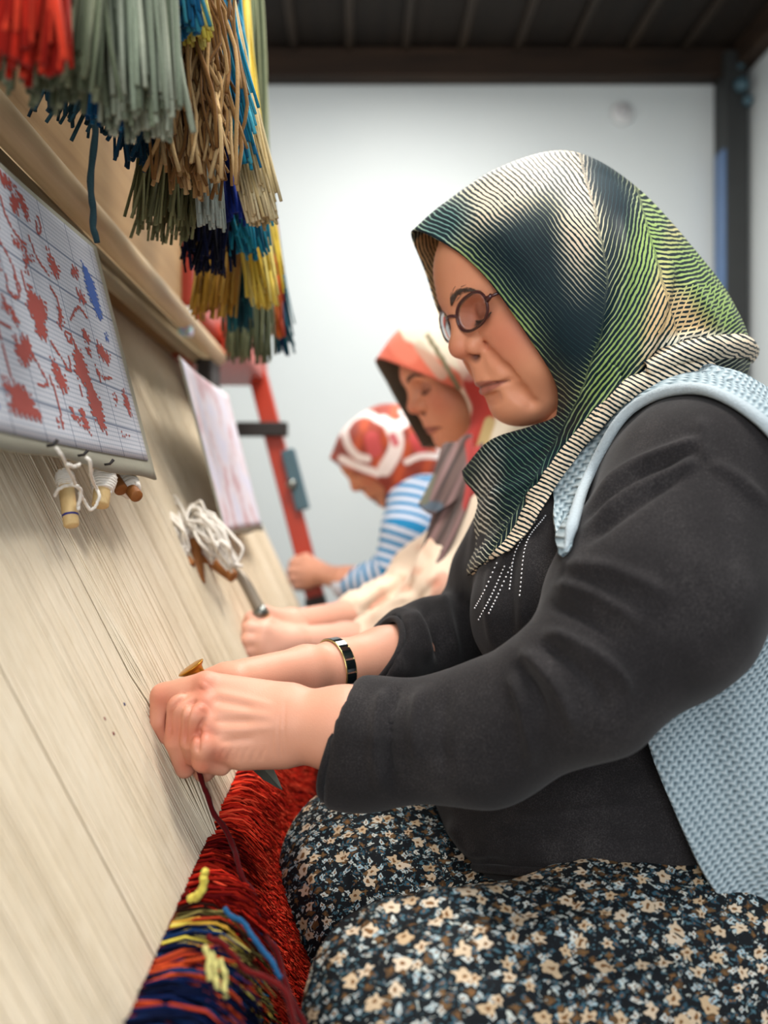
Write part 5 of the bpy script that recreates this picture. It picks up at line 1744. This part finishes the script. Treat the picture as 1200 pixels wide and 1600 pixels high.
br = catmull([gl(.0360, -.0258, .004), (GX + .001, .004, .0155), (GX + .001, -.004, .0155), gl(-.0360, .0258, .004)], 14)
MB().tube(W1.w(br), .0016, 8).build('bridge', M['rim'], g, True)

# ---- bracelet
ax_ = P(600, 1025, .772) - P(480, 1050, .722); ax_ /= np.linalg.norm(ax_)
bc = P(524, 1043, .736)
brc = empty('bracelet', bc)
tag(brc, 'black enamel bracelet with gold edges on the front weaver\'s far wrist', 'bracelet')
M['enamel'] = plain('black_enamel', (14, 20, 22), .08, .1, 40, spec=.9)
M['gold'] = plain('gold_edge', (196, 176, 120), .25, .1, 40, metal=.9)
e1 = np.cross(ax_, [0, 0, 1]); e1 /= np.linalg.norm(e1); e2 = np.cross(ax_, e1)
RB = .0258
for k in range(14):
    a0, a1 = (k + .06) * 2 * np.pi / 14, (k + .94) * 2 * np.pi / 14
    ths = np.linspace(a0, a1, 5)
    sec = []
    for a_ in ths:
        dr_ = e1 * math.cos(a_) + e2 * math.sin(a_)
        sec.append([bc + dr_ * (RB + .0018) - ax_ * .0046, bc + dr_ * (RB + .0018) + ax_ * .0046, bc + dr_ * RB + ax_ * .0046, bc + dr_ * RB - ax_ * .0046])
    sec = np.array(sec)
    qd = []
    for i in range(4):
        for j in range(4): qd.append([i * 4 + j, i * 4 + (j + 1) % 4, (i + 1) * 4 + (j + 1) % 4, (i + 1) * 4 + j])
    qd += [[0, 3, 2, 1], [16, 17, 18, 19]]
    b = MB(); b.add(sec.reshape(-1, 3), [f[::-1] for f in qd])
    b.build('plaque', M['enamel'], brc)
for sg in (-1, 1):
    ring(bc + ax_ * .0050 * sg, ax_, RB + .0006, .0008, 'edge', M['gold'], brc, wob=0)

# ---- knotting knife in her hand
kf = empty('knotting_knife', P(440, 1235, .655))
tag(kf, 'knotting knife with brass handle end and dark pointed blade, held in the front weaver\'s hands', 'knife')
h0, h1 = P(297, 1041, .655), P(392, 1178, .664)
tip = P(441, 1234, .648)
MB().tube(catmull([h0, h0 * .97 + h1 * .03, h0 * .9 + h1 * .1, h0 * .5 + h1 * .5, h1], 24), np.interp(np.linspace(0, 1, 24), [0, .05, .14, .5, 1], [.005, .0115, .0122, .0078, .0065]), 14, flat=((0, 1, 0), .8)).build('handle', M['brass'], kf, True)
bl = MB()
dv = tip - h1; dv /= np.linalg.norm(dv); sd = np.cross(dv, [0, 1, 0]); sd /= np.linalg.norm(sd)
b0 = h1 - dv * .02
vv_ = []
for f, wd in ((0, .0075), (.35, .0085), (.7, .0065), (.92, .0022), (1.0, .0003)):
    c_ = b0 + (tip - b0) * f
    vv_ += [c_ + sd * wd, c_ + np.array([0, -.0012 * (1 - f * .8), 0]), c_ - sd * wd, c_ + np.array([0, .0012 * (1 - f * .8), 0])]
qd = []
for i in range(4):
    for j in range(4): qd.append([i * 4 + j, i * 4 + (j + 1) % 4, (i + 1) * 4 + (j + 1) % 4, (i + 1) * 4 + j])
qd.append([0, 3, 2, 1])
bl.add(vv_, qd); bl.build('blade', M['blade'], kf)

# ================================================================ cloth printed by vertex colour
t = NT('printed_cloth', 0.7, 0.25)
t.col(t.attr('Col', 'Color'))
t.bump(t.noise(t.co(), 700, 2), .2, .0006)
t.set(Sheen_Weight=.15)
M['cloth'] = t.m
def near_line(xy, pts, w):
    pts = np.asarray(pts, float)
    if len(pts) > 2: pts = catmull(pts, 5 * len(pts))
    best = np.full(len(xy), 1e9)
    for i in range(len(pts) - 1):
        d, _ = seg_dist(xy, pts[i], pts[i + 1])
        best = np.minimum(best, d)
    return np.clip((w - best) / (w * .25), 0, 1)
def lay(C, w, col):
    w = np.clip(w, 0, 1)[:, None]
    return C * (1 - w) + np.array(lin(col)) * w
def hood(person, rows, name, nu, nv, colour, label, disp=None, extra=()):
    Vs, Qs, n = [], [], 0
    for rws, nu_, nv_, flip, dsp in ((rows, nu, nv, False, disp),) + tuple(extra):
        V, q, S, PV = patch([[P(*q_) for q_ in r] for r in rws], nu_, nv_, .0016, disp=dsp)
        if flip: q = q[:, ::-1]
        Vs.append(V); Qs.append(q + n); n += len(V)
    V = np.concatenate(Vs); Q = np.concatenate(Qs)
    return person.part(name, V, Q, M['cloth'], colour(V, to_px(V)), label=label)

# ================================================================ the weaver in the middle
R2 = pose(16, 29, 0)
W2 = Person('woman in cream blouse and cream and coral headscarf, in the middle of the three weavers', (0.33, 1.35, 0.42), R2, W(.172, 1.35, .227), 0.92)
W2.head(head_mesh(0.0022, 1.0, False, .84))
F = Field((-0.175, 1.02, ZC - 0.27), (0.12, 1.50, ZC - 0.12), 0.0026)
# near arm: forearm, palm, curled fingers
chain(F, [(P(640, 1005, 1.22), .034), (P(540, 1003, 1.19), .029), (P(455, 1004, 1.13), .0225)], .01)
mcs = [P(412, 985, 1.085), P(408, 1000, 1.080), P(410, 1014, 1.080), P(418, 1025, 1.083)]
for m_ in mcs: F.add(rcone(P(455, 1004, 1.12), m_, .019, .0115), .012)
for m_, a, b, c_ in zip(mcs, ((390, 982, 1.082), (388, 1000, 1.076), (390, 1016, 1.077), (398, 1028, 1.08)), ((386, 1000, 1.085), (388, 1016, 1.082), (393, 1028, 1.083), (402, 1036, 1.086)), ((400, 1008, 1.09), (402, 1022, 1.088), (406, 1032, 1.088), (412, 1038, 1.09))):
    fing(F, [(m_, .0110), (P(*a), .0098), (P(*b), .0088), (P(*c_), .0078)], .003)
fing(F, [(P(445, 990, 1.12), .014), (P(415, 976, 1.10), .0115), (P(396, 978, 1.09), .0092)], .006)
# far arm
chain(F, [(P(600, 950, 1.38), .034), (P(540, 965, 1.32), .028), (P(455, 975, 1.18), .021)], .01)
mcs = [P(415, 964, 1.125), P(410, 974, 1.125), P(410, 984, 1.13), P(414, 992, 1.135)]
for m_ in mcs: F.add(rcone(P(455, 976, 1.17), m_, .018, .011), .012)
for m_, a, b in zip(mcs, ((392, 966, 1.11), (388, 978, 1.11), (388, 988, 1.112), (392, 998, 1.115)), ((386, 982, 1.105), (384, 992, 1.106), (386, 1000, 1.108), (392, 1006, 1.11))):
    fing(F, [(m_, .0105), (P(*a), .0095), (P(*b), .0082)], .003)
fing(F, [(P(440, 968, 1.15), .013), (P(412, 958, 1.11), .0110), (P(394, 966, 1.10), .0088)], .006)
V, Q = F.mesh()
W2.body(relax(V, Q, 1, .4), Q, np.tile(np.array(lin((224, 172, 150))), (len(V), 1)))
F = Field((-0.02, 1.05, 0.0), (0.55, 1.65, ZC + 0.12), 0.012)
F.add(rcone(W(.27, 1.35, -.40), W(.26, 1.35, -.02), .11, .10), .05)
F.add(rcone(W(.27, 1.22, .0), W(.27, 1.48, .0), .035, .035), .05)
F.add(rcone(W(.26, 1.35, .0), W(.225, 1.35, .12), .05, .05), .03)
for yy in (1.25, 1.45):
    F.add(rcone(W(.30, yy, -.45), W(.04, yy, -.42), .06, .05), .04)
    F.add(rcone(W(.04, yy, -.42), (.07, yy, .07), .044, .034), .03)
    F.add(rcone((.08, yy, .035), (-.02, yy, .028), .034, .026), .03)
W2.body(*F.mesh())
W2.finish()
# blouse
F = Field((-0.06, 1.02, ZC - 0.42), (0.50, 1.68, ZC + 0.10), 0.0058)
F.add(ell(W(.265, 1.35, -.10), (.125, .165, .16)), .04)
F.add(ell(W(.20, 1.33, -.13), (.10, .13, .09)), .04)
F.add(ell(W(.24, 1.35, -.30), (.14, .17, .12)), .05)
F.add(rcone(W(.27, 1.21, .0), W(.27, 1.49, .0), .055, .055), .05)
chain(F, [(P(765, 800, 1.21), .062), (P(700, 930, 1.17), .056), (P(650, 985, 1.18), .050), (P(580, 1002, 1.20), .040)], .03)
chain(F, [(W(.24, 1.50, -.02), .055), (P(660, 900, 1.47), .054), (P(610, 945, 1.41), .046), (P(556, 960, 1.335), .038)], .03)
V, Q = F.mesh(); V = relax(V, Q, 2, .5); N = vnormals(V, Q)
V = V + N * (0.0035 * vnoise(V, 55, 21, 2))[:, None]
V = folds(V, N, [(.008, 6, [(690, 820), (660, 870), (640, 920)]), (-.006, 5, [(680, 850), (650, 900), (630, 930)]), (.007, 6, [(640, 890), (600, 920), (560, 950)]), (-.006, 5, [(640, 910), (600, 935), (560, 965)]), (.007, 6, [(650, 930), (610, 945), (570, 975)]), (-.006, 5, [(690, 900), (660, 930), (640, 960)]), (.006, 6, [(600, 905), (575, 930), (550, 945)])])
C = np.tile(np.array(lin((234, 214, 190))), (len(V), 1))
n_ = vnoise(V, 60, 5, 2)
C = lay(C, np.clip(n_ * 2 - .9, 0, .8), (222, 176, 150))
px_ = to_px(V)
C = lay(C, near_line(px_, [(690, 905), (684, 930)], 14) * .5, (214, 120, 96))
W2.part('blouse', V, Q, M['cloth'], C, label='cream blouse')
# skirt
F = Field((-0.10, 1.05, 0.05), (0.56, 1.65, ZC - 0.20), 0.009)
for yy in (1.24, 1.46):
    F.add(rcone(W(.02, yy, -.41), W(.28, yy, -.41), .07, .105), .04)
    F.add(rcone(W(.02, yy, -.41), (.06, yy, .13), .07, .10), .05)
F.add(ell(W(.32, 1.35, -.41), (.17, .21, .12)), .06)
F.cut_plane((0, 0, .10), (0, 0, -1), .01)
V, Q = F.mesh()
W2.part('skirt', V, Q, M['cloth'], np.tile(np.array(lin((120, 92, 84))), (len(V), 1)))
# headscarf
rows = [
    [(700, 706, 1.262), (735, 665, 1.255), (724, 616, 1.250), (690, 598, 1.252), (640, 577, 1.28), (587, 561, 1.36), (606, 602, 1.43), (632, 650, 1.45), (660, 700, 1.44)],
    [(725, 715, 1.24), (760, 660, 1.225), (755, 600, 1.22), (720, 560, 1.23), (670, 530, 1.28), (622, 516, 1.36), (635, 570, 1.45), (655, 640, 1.475), (680, 700, 1.465)],
    [(750, 715, 1.22), (790, 650, 1.21), (795, 580, 1.205), (765, 525, 1.22), (720, 495, 1.28), (680, 481, 1.36), (690, 540, 1.46), (700, 630, 1.49), (710, 705, 1.48)],
    [(775, 715, 1.22), (825, 650, 1.21), (835, 580, 1.21), (815, 520, 1.23), (780, 490, 1.29), (745, 473, 1.36), (750, 530, 1.46), (755, 620, 1.49), (755, 705, 1.48)],
    [(800, 720, 1.24), (855, 665, 1.24), (868, 610, 1.25), (855, 560, 1.27), (835, 525, 1.31), (810, 505, 1.36), (810, 550, 1.44), (805, 630, 1.46), (795, 710, 1.46)],
    [(815, 730, 1.27), (862, 700, 1.29), (875, 680, 1.31), (875, 665, 1.33), (870, 655, 1.35), (860, 650, 1.37), (850, 660, 1.40), (835, 690, 1.42), (820, 725, 1.42)],
]
flap = [[(688, 704, 1.20), (712, 686, 1.19), (738, 680, 1.19)], [(676, 745, 1.19), (702, 738, 1.165), (736, 732, 1.175)], [(653, 788, 1.18), (676, 802, 1.155), (720, 775, 1.165)]]
tail = [[(690, 760, 1.19), (715, 750, 1.17), (745, 740, 1.17)], [(672, 835, 1.18), (694, 835, 1.145), (728, 800, 1.15)], [(643, 920, 1.17), (664, 908, 1.135), (692, 862, 1.14)]]
red = [[(722, 690, 1.195), (738, 700, 1.18), (755, 690, 1.18)], [(720, 740, 1.185), (738, 745, 1.165), (758, 740, 1.17)], [(716, 800, 1.18), (734, 805, 1.155), (756, 790, 1.165)]]
neck = [[(690, 712, 1.27), (715, 715, 1.24), (760, 700, 1.22), (800, 700, 1.24)], [(700, 760, 1.25), (730, 760, 1.21), (770, 750, 1.19), (815, 745, 1.21)], [(710, 800, 1.24), (745, 800, 1.19), (785, 790, 1.17), (830, 780, 1.20)]]
def c2(V, p):
    C = np.tile(np.array(lin((226, 214, 192))), (len(V), 1))
    C = lay(C, near_line(p, [(570, 575), (600, 552), (640, 560), (700, 598)], 27), (206, 100, 76))
    C = lay(C, near_line(p, [(612, 520), (625, 545), (640, 556)], 15), (214, 120, 96))
    C = lay(C, near_line(p, [(668, 525), (690, 560), (716, 606)], 4.5), (120, 112, 84))
    C = lay(C, near_line(p, [(655, 540), (670, 560), (690, 585)], 10) * .6, (178, 172, 150))
    C = lay(C, near_line(p, [(742, 600), (756, 640), (740, 690)], 22), (178, 56, 48))
    C = lay(C, near_line(p, [(725, 540), (735, 580)], 18) * .6, (222, 176, 164))
    C = lay(C, near_line(p, [(765, 660), (752, 700), (740, 730)], 10), (196, 172, 120))
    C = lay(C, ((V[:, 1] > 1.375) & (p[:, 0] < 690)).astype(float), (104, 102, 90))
    low = (V[:, 1] < 1.215) & (p[:, 1] > 676) & (p[:, 0] < 760)
    D = np.tile(np.array(lin((112, 92, 88))), (len(V), 1))
    D = lay(D, np.sin(p[:, 0] * .30 + p[:, 1] * .16) * .9 - .1, (58, 52, 50))
    D = lay(D, np.sin(p[:, 0] * .21 + p[:, 1] * .10 + 2.0) * .8 - .25, (166, 130, 128))
    D = lay(D, near_line(p, [(665, 790), (685, 792)], 9), (92, 104, 116))
    D = lay(D, near_line(p, [(672, 745), (662, 780)], 10), (112, 112, 96))
    D = lay(D, near_line(p, [(738, 695), (742, 740), (734, 790)], 13), (178, 66, 62))
    C[low] = D[low]
    return C
hood(W2, rows, 'headscarf', 90, 110, c2, 'cream and coral headscarf with grey-brown tails',
     lambda U, Vv: .003 * np.sin(U * 14 + Vv * 4) * np.clip(1 - Vv * 2, 0, 1),
     ((flap, 40, 40, True, lambda U, Vv: .007 * np.sin(Vv * 9)), (tail, 40, 40, True, lambda U, Vv: .007 * np.sin(Vv * 8 + 1)), (red, 30, 20, True, None), (neck, 40, 50, True, lambda U, Vv: .004 * np.sin(U * 14))))
# the blade she works with
kt = empty('weaving_knife', P(410, 958, 1.10))
tag(kt, 'dull steel weaving blade held upright in the middle weaver\'s hand', 'knife')
b = MB()
pts = catmull([P(366, 888, 1.12), P(380, 905, 1.11), P(394, 930, 1.105), P(407, 955, 1.10)], 12)
b.tube(pts, np.interp(np.linspace(0, 1, 12), [0, .2, 1], [.004, .0075, .0085]), 8, flat=((0, 1, 0), .35))
b.build('blade', plain('dull_steel', (132, 122, 108), .45, .15, 40, metal=.4), kt, True)
MB().tube([P(404, 950, 1.10), P(411, 962, 1.10)], [.0105, .0105], 12).build('collar', M['steel'], kt, True)
MB().tube([P(411, 962, 1.10), P(430, 1000, 1.105)], [.009, .009], 10).build('handle', M['dowel_dark'], kt, True)

# ================================================================ the weaver at the far end
R3 = pose(6, 47, 0)
l3 = P(552, 766, 1.86) - R3 @ (np.array([.1165, 0, -.020]) * .92)
W3 = Person('woman in blue striped top and red and white headscarf, farthest of the weavers', (0.40, 1.88, 0.42), R3, l3, 0.92)
W3.head(head_mesh(0.003, 1.0, False, .72), hair=False)
F = Field((-0.19, 1.68, ZC - 0.24), (0.06, 2.06, ZC - 0.06), 0.003)
chain(F, [(P(580, 905, 1.78), .034), (P(540, 906, 1.80), .030), (P(508, 898, 1.86), .0225)], .01)
mcs = [P(476, 880, 1.905), P(472, 892, 1.900), P(474, 903, 1.898), P(480, 913, 1.898)]
for m_ in mcs: F.add(rcone(P(506, 897, 1.875), m_, .020, .0125), .012)
for m_, a, b_ in zip(mcs, ((458, 880, 1.915), (455, 892, 1.91), (457, 904, 1.908), (463, 914, 1.908)), ((456, 886, 1.94), (454, 897, 1.935), (457, 908, 1.932), (464, 917, 1.93))):
    fing(F, [(m_, .0118), (P(*a), .0105), (P(*b_), .0095), (P(b_[0] + 14, b_[1] + 2, b_[2] + .03), .0085)], .003)
fing(F, [(P(500, 885, 1.885), .014), (P(478, 872, 1.91), .0118), (P(462, 874, 1.93), .0095)], .006)
V, Q = F.mesh()
W3.body(relax(V, Q, 1, .4), Q, np.tile(np.array(lin((222, 164, 138))), (len(V), 1)))
F = Field((0.02, 1.6, 0.0), (0.62, 2.2, ZC + 0.12), 0.014)
F.add(rcone(W(.33, 1.90, -.40), W(.22, 1.90, -.06), .11, .09), .05)
F.add(rcone(W(.24, 1.76, -.05), W(.24, 2.04, -.05), .035, .035), .05)
F.add(rcone(W(.23, 1.90, -.05), W(.15, 1.88, .08), .045, .045), .03)
for yy in (1.80, 2.0):
    F.add(rcone(W(.36, yy, -.45), W(.10, yy, -.42), .06, .05), .04)
    F.add(rcone(W(.10, yy, -.42), (.13, yy, .07), .044, .034), .03)
    F.add(rcone((.14, yy, .035), (.05, yy, .028), .034, .026), .03)
W3.body(*F.mesh())
W3.finish()
F = Field((-0.06, 1.60, ZC - 0.42), (0.56, 2.22, ZC + 0.12), 0.006)
F.add(ell(W(.25, 1.90, -.12), (.12, .16, .15)), .04)
F.add(ell(W(.32, 1.90, -.30), (.14, .17, .14)), .05)
F.add(rcone(W(.235, 1.76, -.03), W(.235, 2.04, -.03), .055, .055), .05)
arm = [P(648, 762, 1.80), P(634, 830, 1.765), P(612, 893, 1.755), P(578, 908, 1.775), P(540, 914, 1.80)]
chain(F, list(zip(arm, (.060, .052, .043, .038, .034))), .02)
F.add(rcone(W(.235, 2.04, -.03), W(.10, 2.06, -.18), .052, .042), .03)
V, Q = F.mesh(); V = relax(V, Q, 2, .5); N = vnormals(V, Q)
V = folds(V, N, [(.005, 4, [(600, 880), (615, 890), (640, 885)]), (-.005, 4, [(598, 892), (612, 900), (636, 900)]), (.004, 4, [(590, 895), (600, 910), (610, 920)])])
best = np.full(len(V), 1e9); s_ = np.zeros(len(V)); acc = 0.0
for i in range(len(arm) - 1):
    d_, t_ = seg_dist(V, arm[i], arm[i + 1]); L_ = np.linalg.norm(arm[i + 1] - arm[i])
    m_ = d_ < best; best[m_] = d_[m_]; s_[m_] = acc + t_[m_] * L_; acc += L_
s_ = np.where(s_ <= 0, (ZC + .04 - V[:, 2]), s_)
t = NT('striped_jersey', .85, .15)
ph = t.math('FRACT', t.math('DIVIDE', t.attr('along'), .0205))
m = t.math('MULTIPLY', t.math('GREATER_THAN', ph, .52), 1.0)
t.col(t.mix(m, lin((214, 222, 238)), lin((44, 140, 194))))
W3.part('striped_top', V, Q, t.m, attrs={'along': s_ + 1.0}, label='blue and white striped top')
F = Field((0.0, 1.6, 0.05), (0.62, 2.2, ZC - 0.22), 0.010)
for yy in (1.80, 2.0):
    F.add(rcone(W(.08, yy, -.42), W(.34, yy, -.42), .07, .10), .04)
    F.add(rcone(W(.08, yy, -.42), (.12, yy, .13), .07, .10), .05)
F.add(ell(W(.38, 1.90, -.41), (.16, .20, .12)), .06)
F.cut_plane((0, 0, .10), (0, 0, -1), .01)
V, Q = F.mesh()
W3.part('skirt', V, Q, M['cloth'], np.tile(np.array(lin((70, 70, 84))), (len(V), 1)))
rows = [
    [(612, 805, 1.80), (604, 770, 1.775), (585, 750, 1.770), (550, 737, 1.79), (515, 716, 1.86), (530, 728, 1.92), (560, 752, 1.95), (590, 790, 1.95)],
    [(622, 795, 1.77), (622, 748, 1.750), (600, 706, 1.745), (565, 682, 1.76), (538, 668, 1.86), (560, 690, 1.96), (590, 730, 1.985), (610, 780, 1.97)],
    [(640, 780, 1.76), (650, 725, 1.740), (640, 685, 1.735), (615, 655, 1.76), (594, 632, 1.86), (605, 660, 1.97), (620, 710, 2.00), (630, 770, 1.98)],
    [(655, 775, 1.77), (676, 730, 1.755), (675, 695, 1.755), (664, 665, 1.78), (650, 643, 1.86), (650, 665, 1.96), (655, 710, 1.98), (655, 770, 1.97)],
    [(668, 778, 1.80), (690, 745, 1.800), (694, 720, 1.810), (688, 700, 1.83), (682, 684, 1.86), (680, 695, 1.92), (678, 725, 1.94), (672, 775, 1.93)],
    [(672, 792, 1.83), (692, 772, 1.840), (696, 760, 1.850), (694, 753, 1.86), (692, 750, 1.87), (690, 752, 1.89), (686, 765, 1.90), (676, 792, 1.90)],
]
under = [[(600, 765, 1.79), (620, 760, 1.77), (660, 760, 1.76)], [(602, 800, 1.79), (618, 800, 1.76), (650, 795, 1.74)], [(604, 840, 1.80), (612, 840, 1.78), (625, 830, 1.77)]]
def c3(V, p):
    q = (p - [500, 600]) * 4.445
    C = np.tile(np.array(lin((150, 62, 46))), (len(V), 1))
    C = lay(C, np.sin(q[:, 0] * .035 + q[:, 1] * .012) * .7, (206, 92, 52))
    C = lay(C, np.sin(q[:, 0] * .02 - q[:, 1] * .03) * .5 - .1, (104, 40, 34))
    C = lay(C, near_line(q, [(360, 380), (380, 460)], 60), (196, 84, 84))
    C = lay(C, near_line(q, [(660, 380), (700, 450)], 50), (188, 70, 70))
    wh = (238, 226, 222)
    for pts, w in (([(160, 330), (220, 240), (320, 205), (430, 260)], 30), ([(165, 330), (200, 430), (260, 500), (330, 520)], 30), ([(150, 520), (260, 570), (400, 620)], 30),
                   ([(440, 250), (520, 300), (590, 260)], 42), ([(500, 300), (530, 380), (520, 470), (450, 590)], 58), ([(570, 190), (690, 250), (780, 360), (850, 470)], 28), ([(600, 540), (700, 500), (850, 505)], 24)):
        C = lay(C, near_line(q, pts, w), wh)
    C = lay(C, near_line(q, [(505, 365), (525, 410)], 30), (206, 110, 116))
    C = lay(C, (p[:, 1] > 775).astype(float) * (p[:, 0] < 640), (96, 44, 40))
    return C
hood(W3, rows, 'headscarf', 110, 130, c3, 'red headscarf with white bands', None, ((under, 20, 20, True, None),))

# ---------------------------------------------------------------- bench the weavers sit on
bn = empty('bench', (0.42, 1.3, 0))
tag(bn, 'low wooden bench the three weavers sit on', 'bench')
MB().box((0.42, 1.30, .325), (0.34, 1.75, .035), bev=.004).build('seat', M['beam'], bn)
for yy in (.55, 2.05):
    for xx in (.30, .54):
        MB().box((xx, yy, .155), (.045, .045, .31), bev=.003).build('leg', M['beam'], bn)
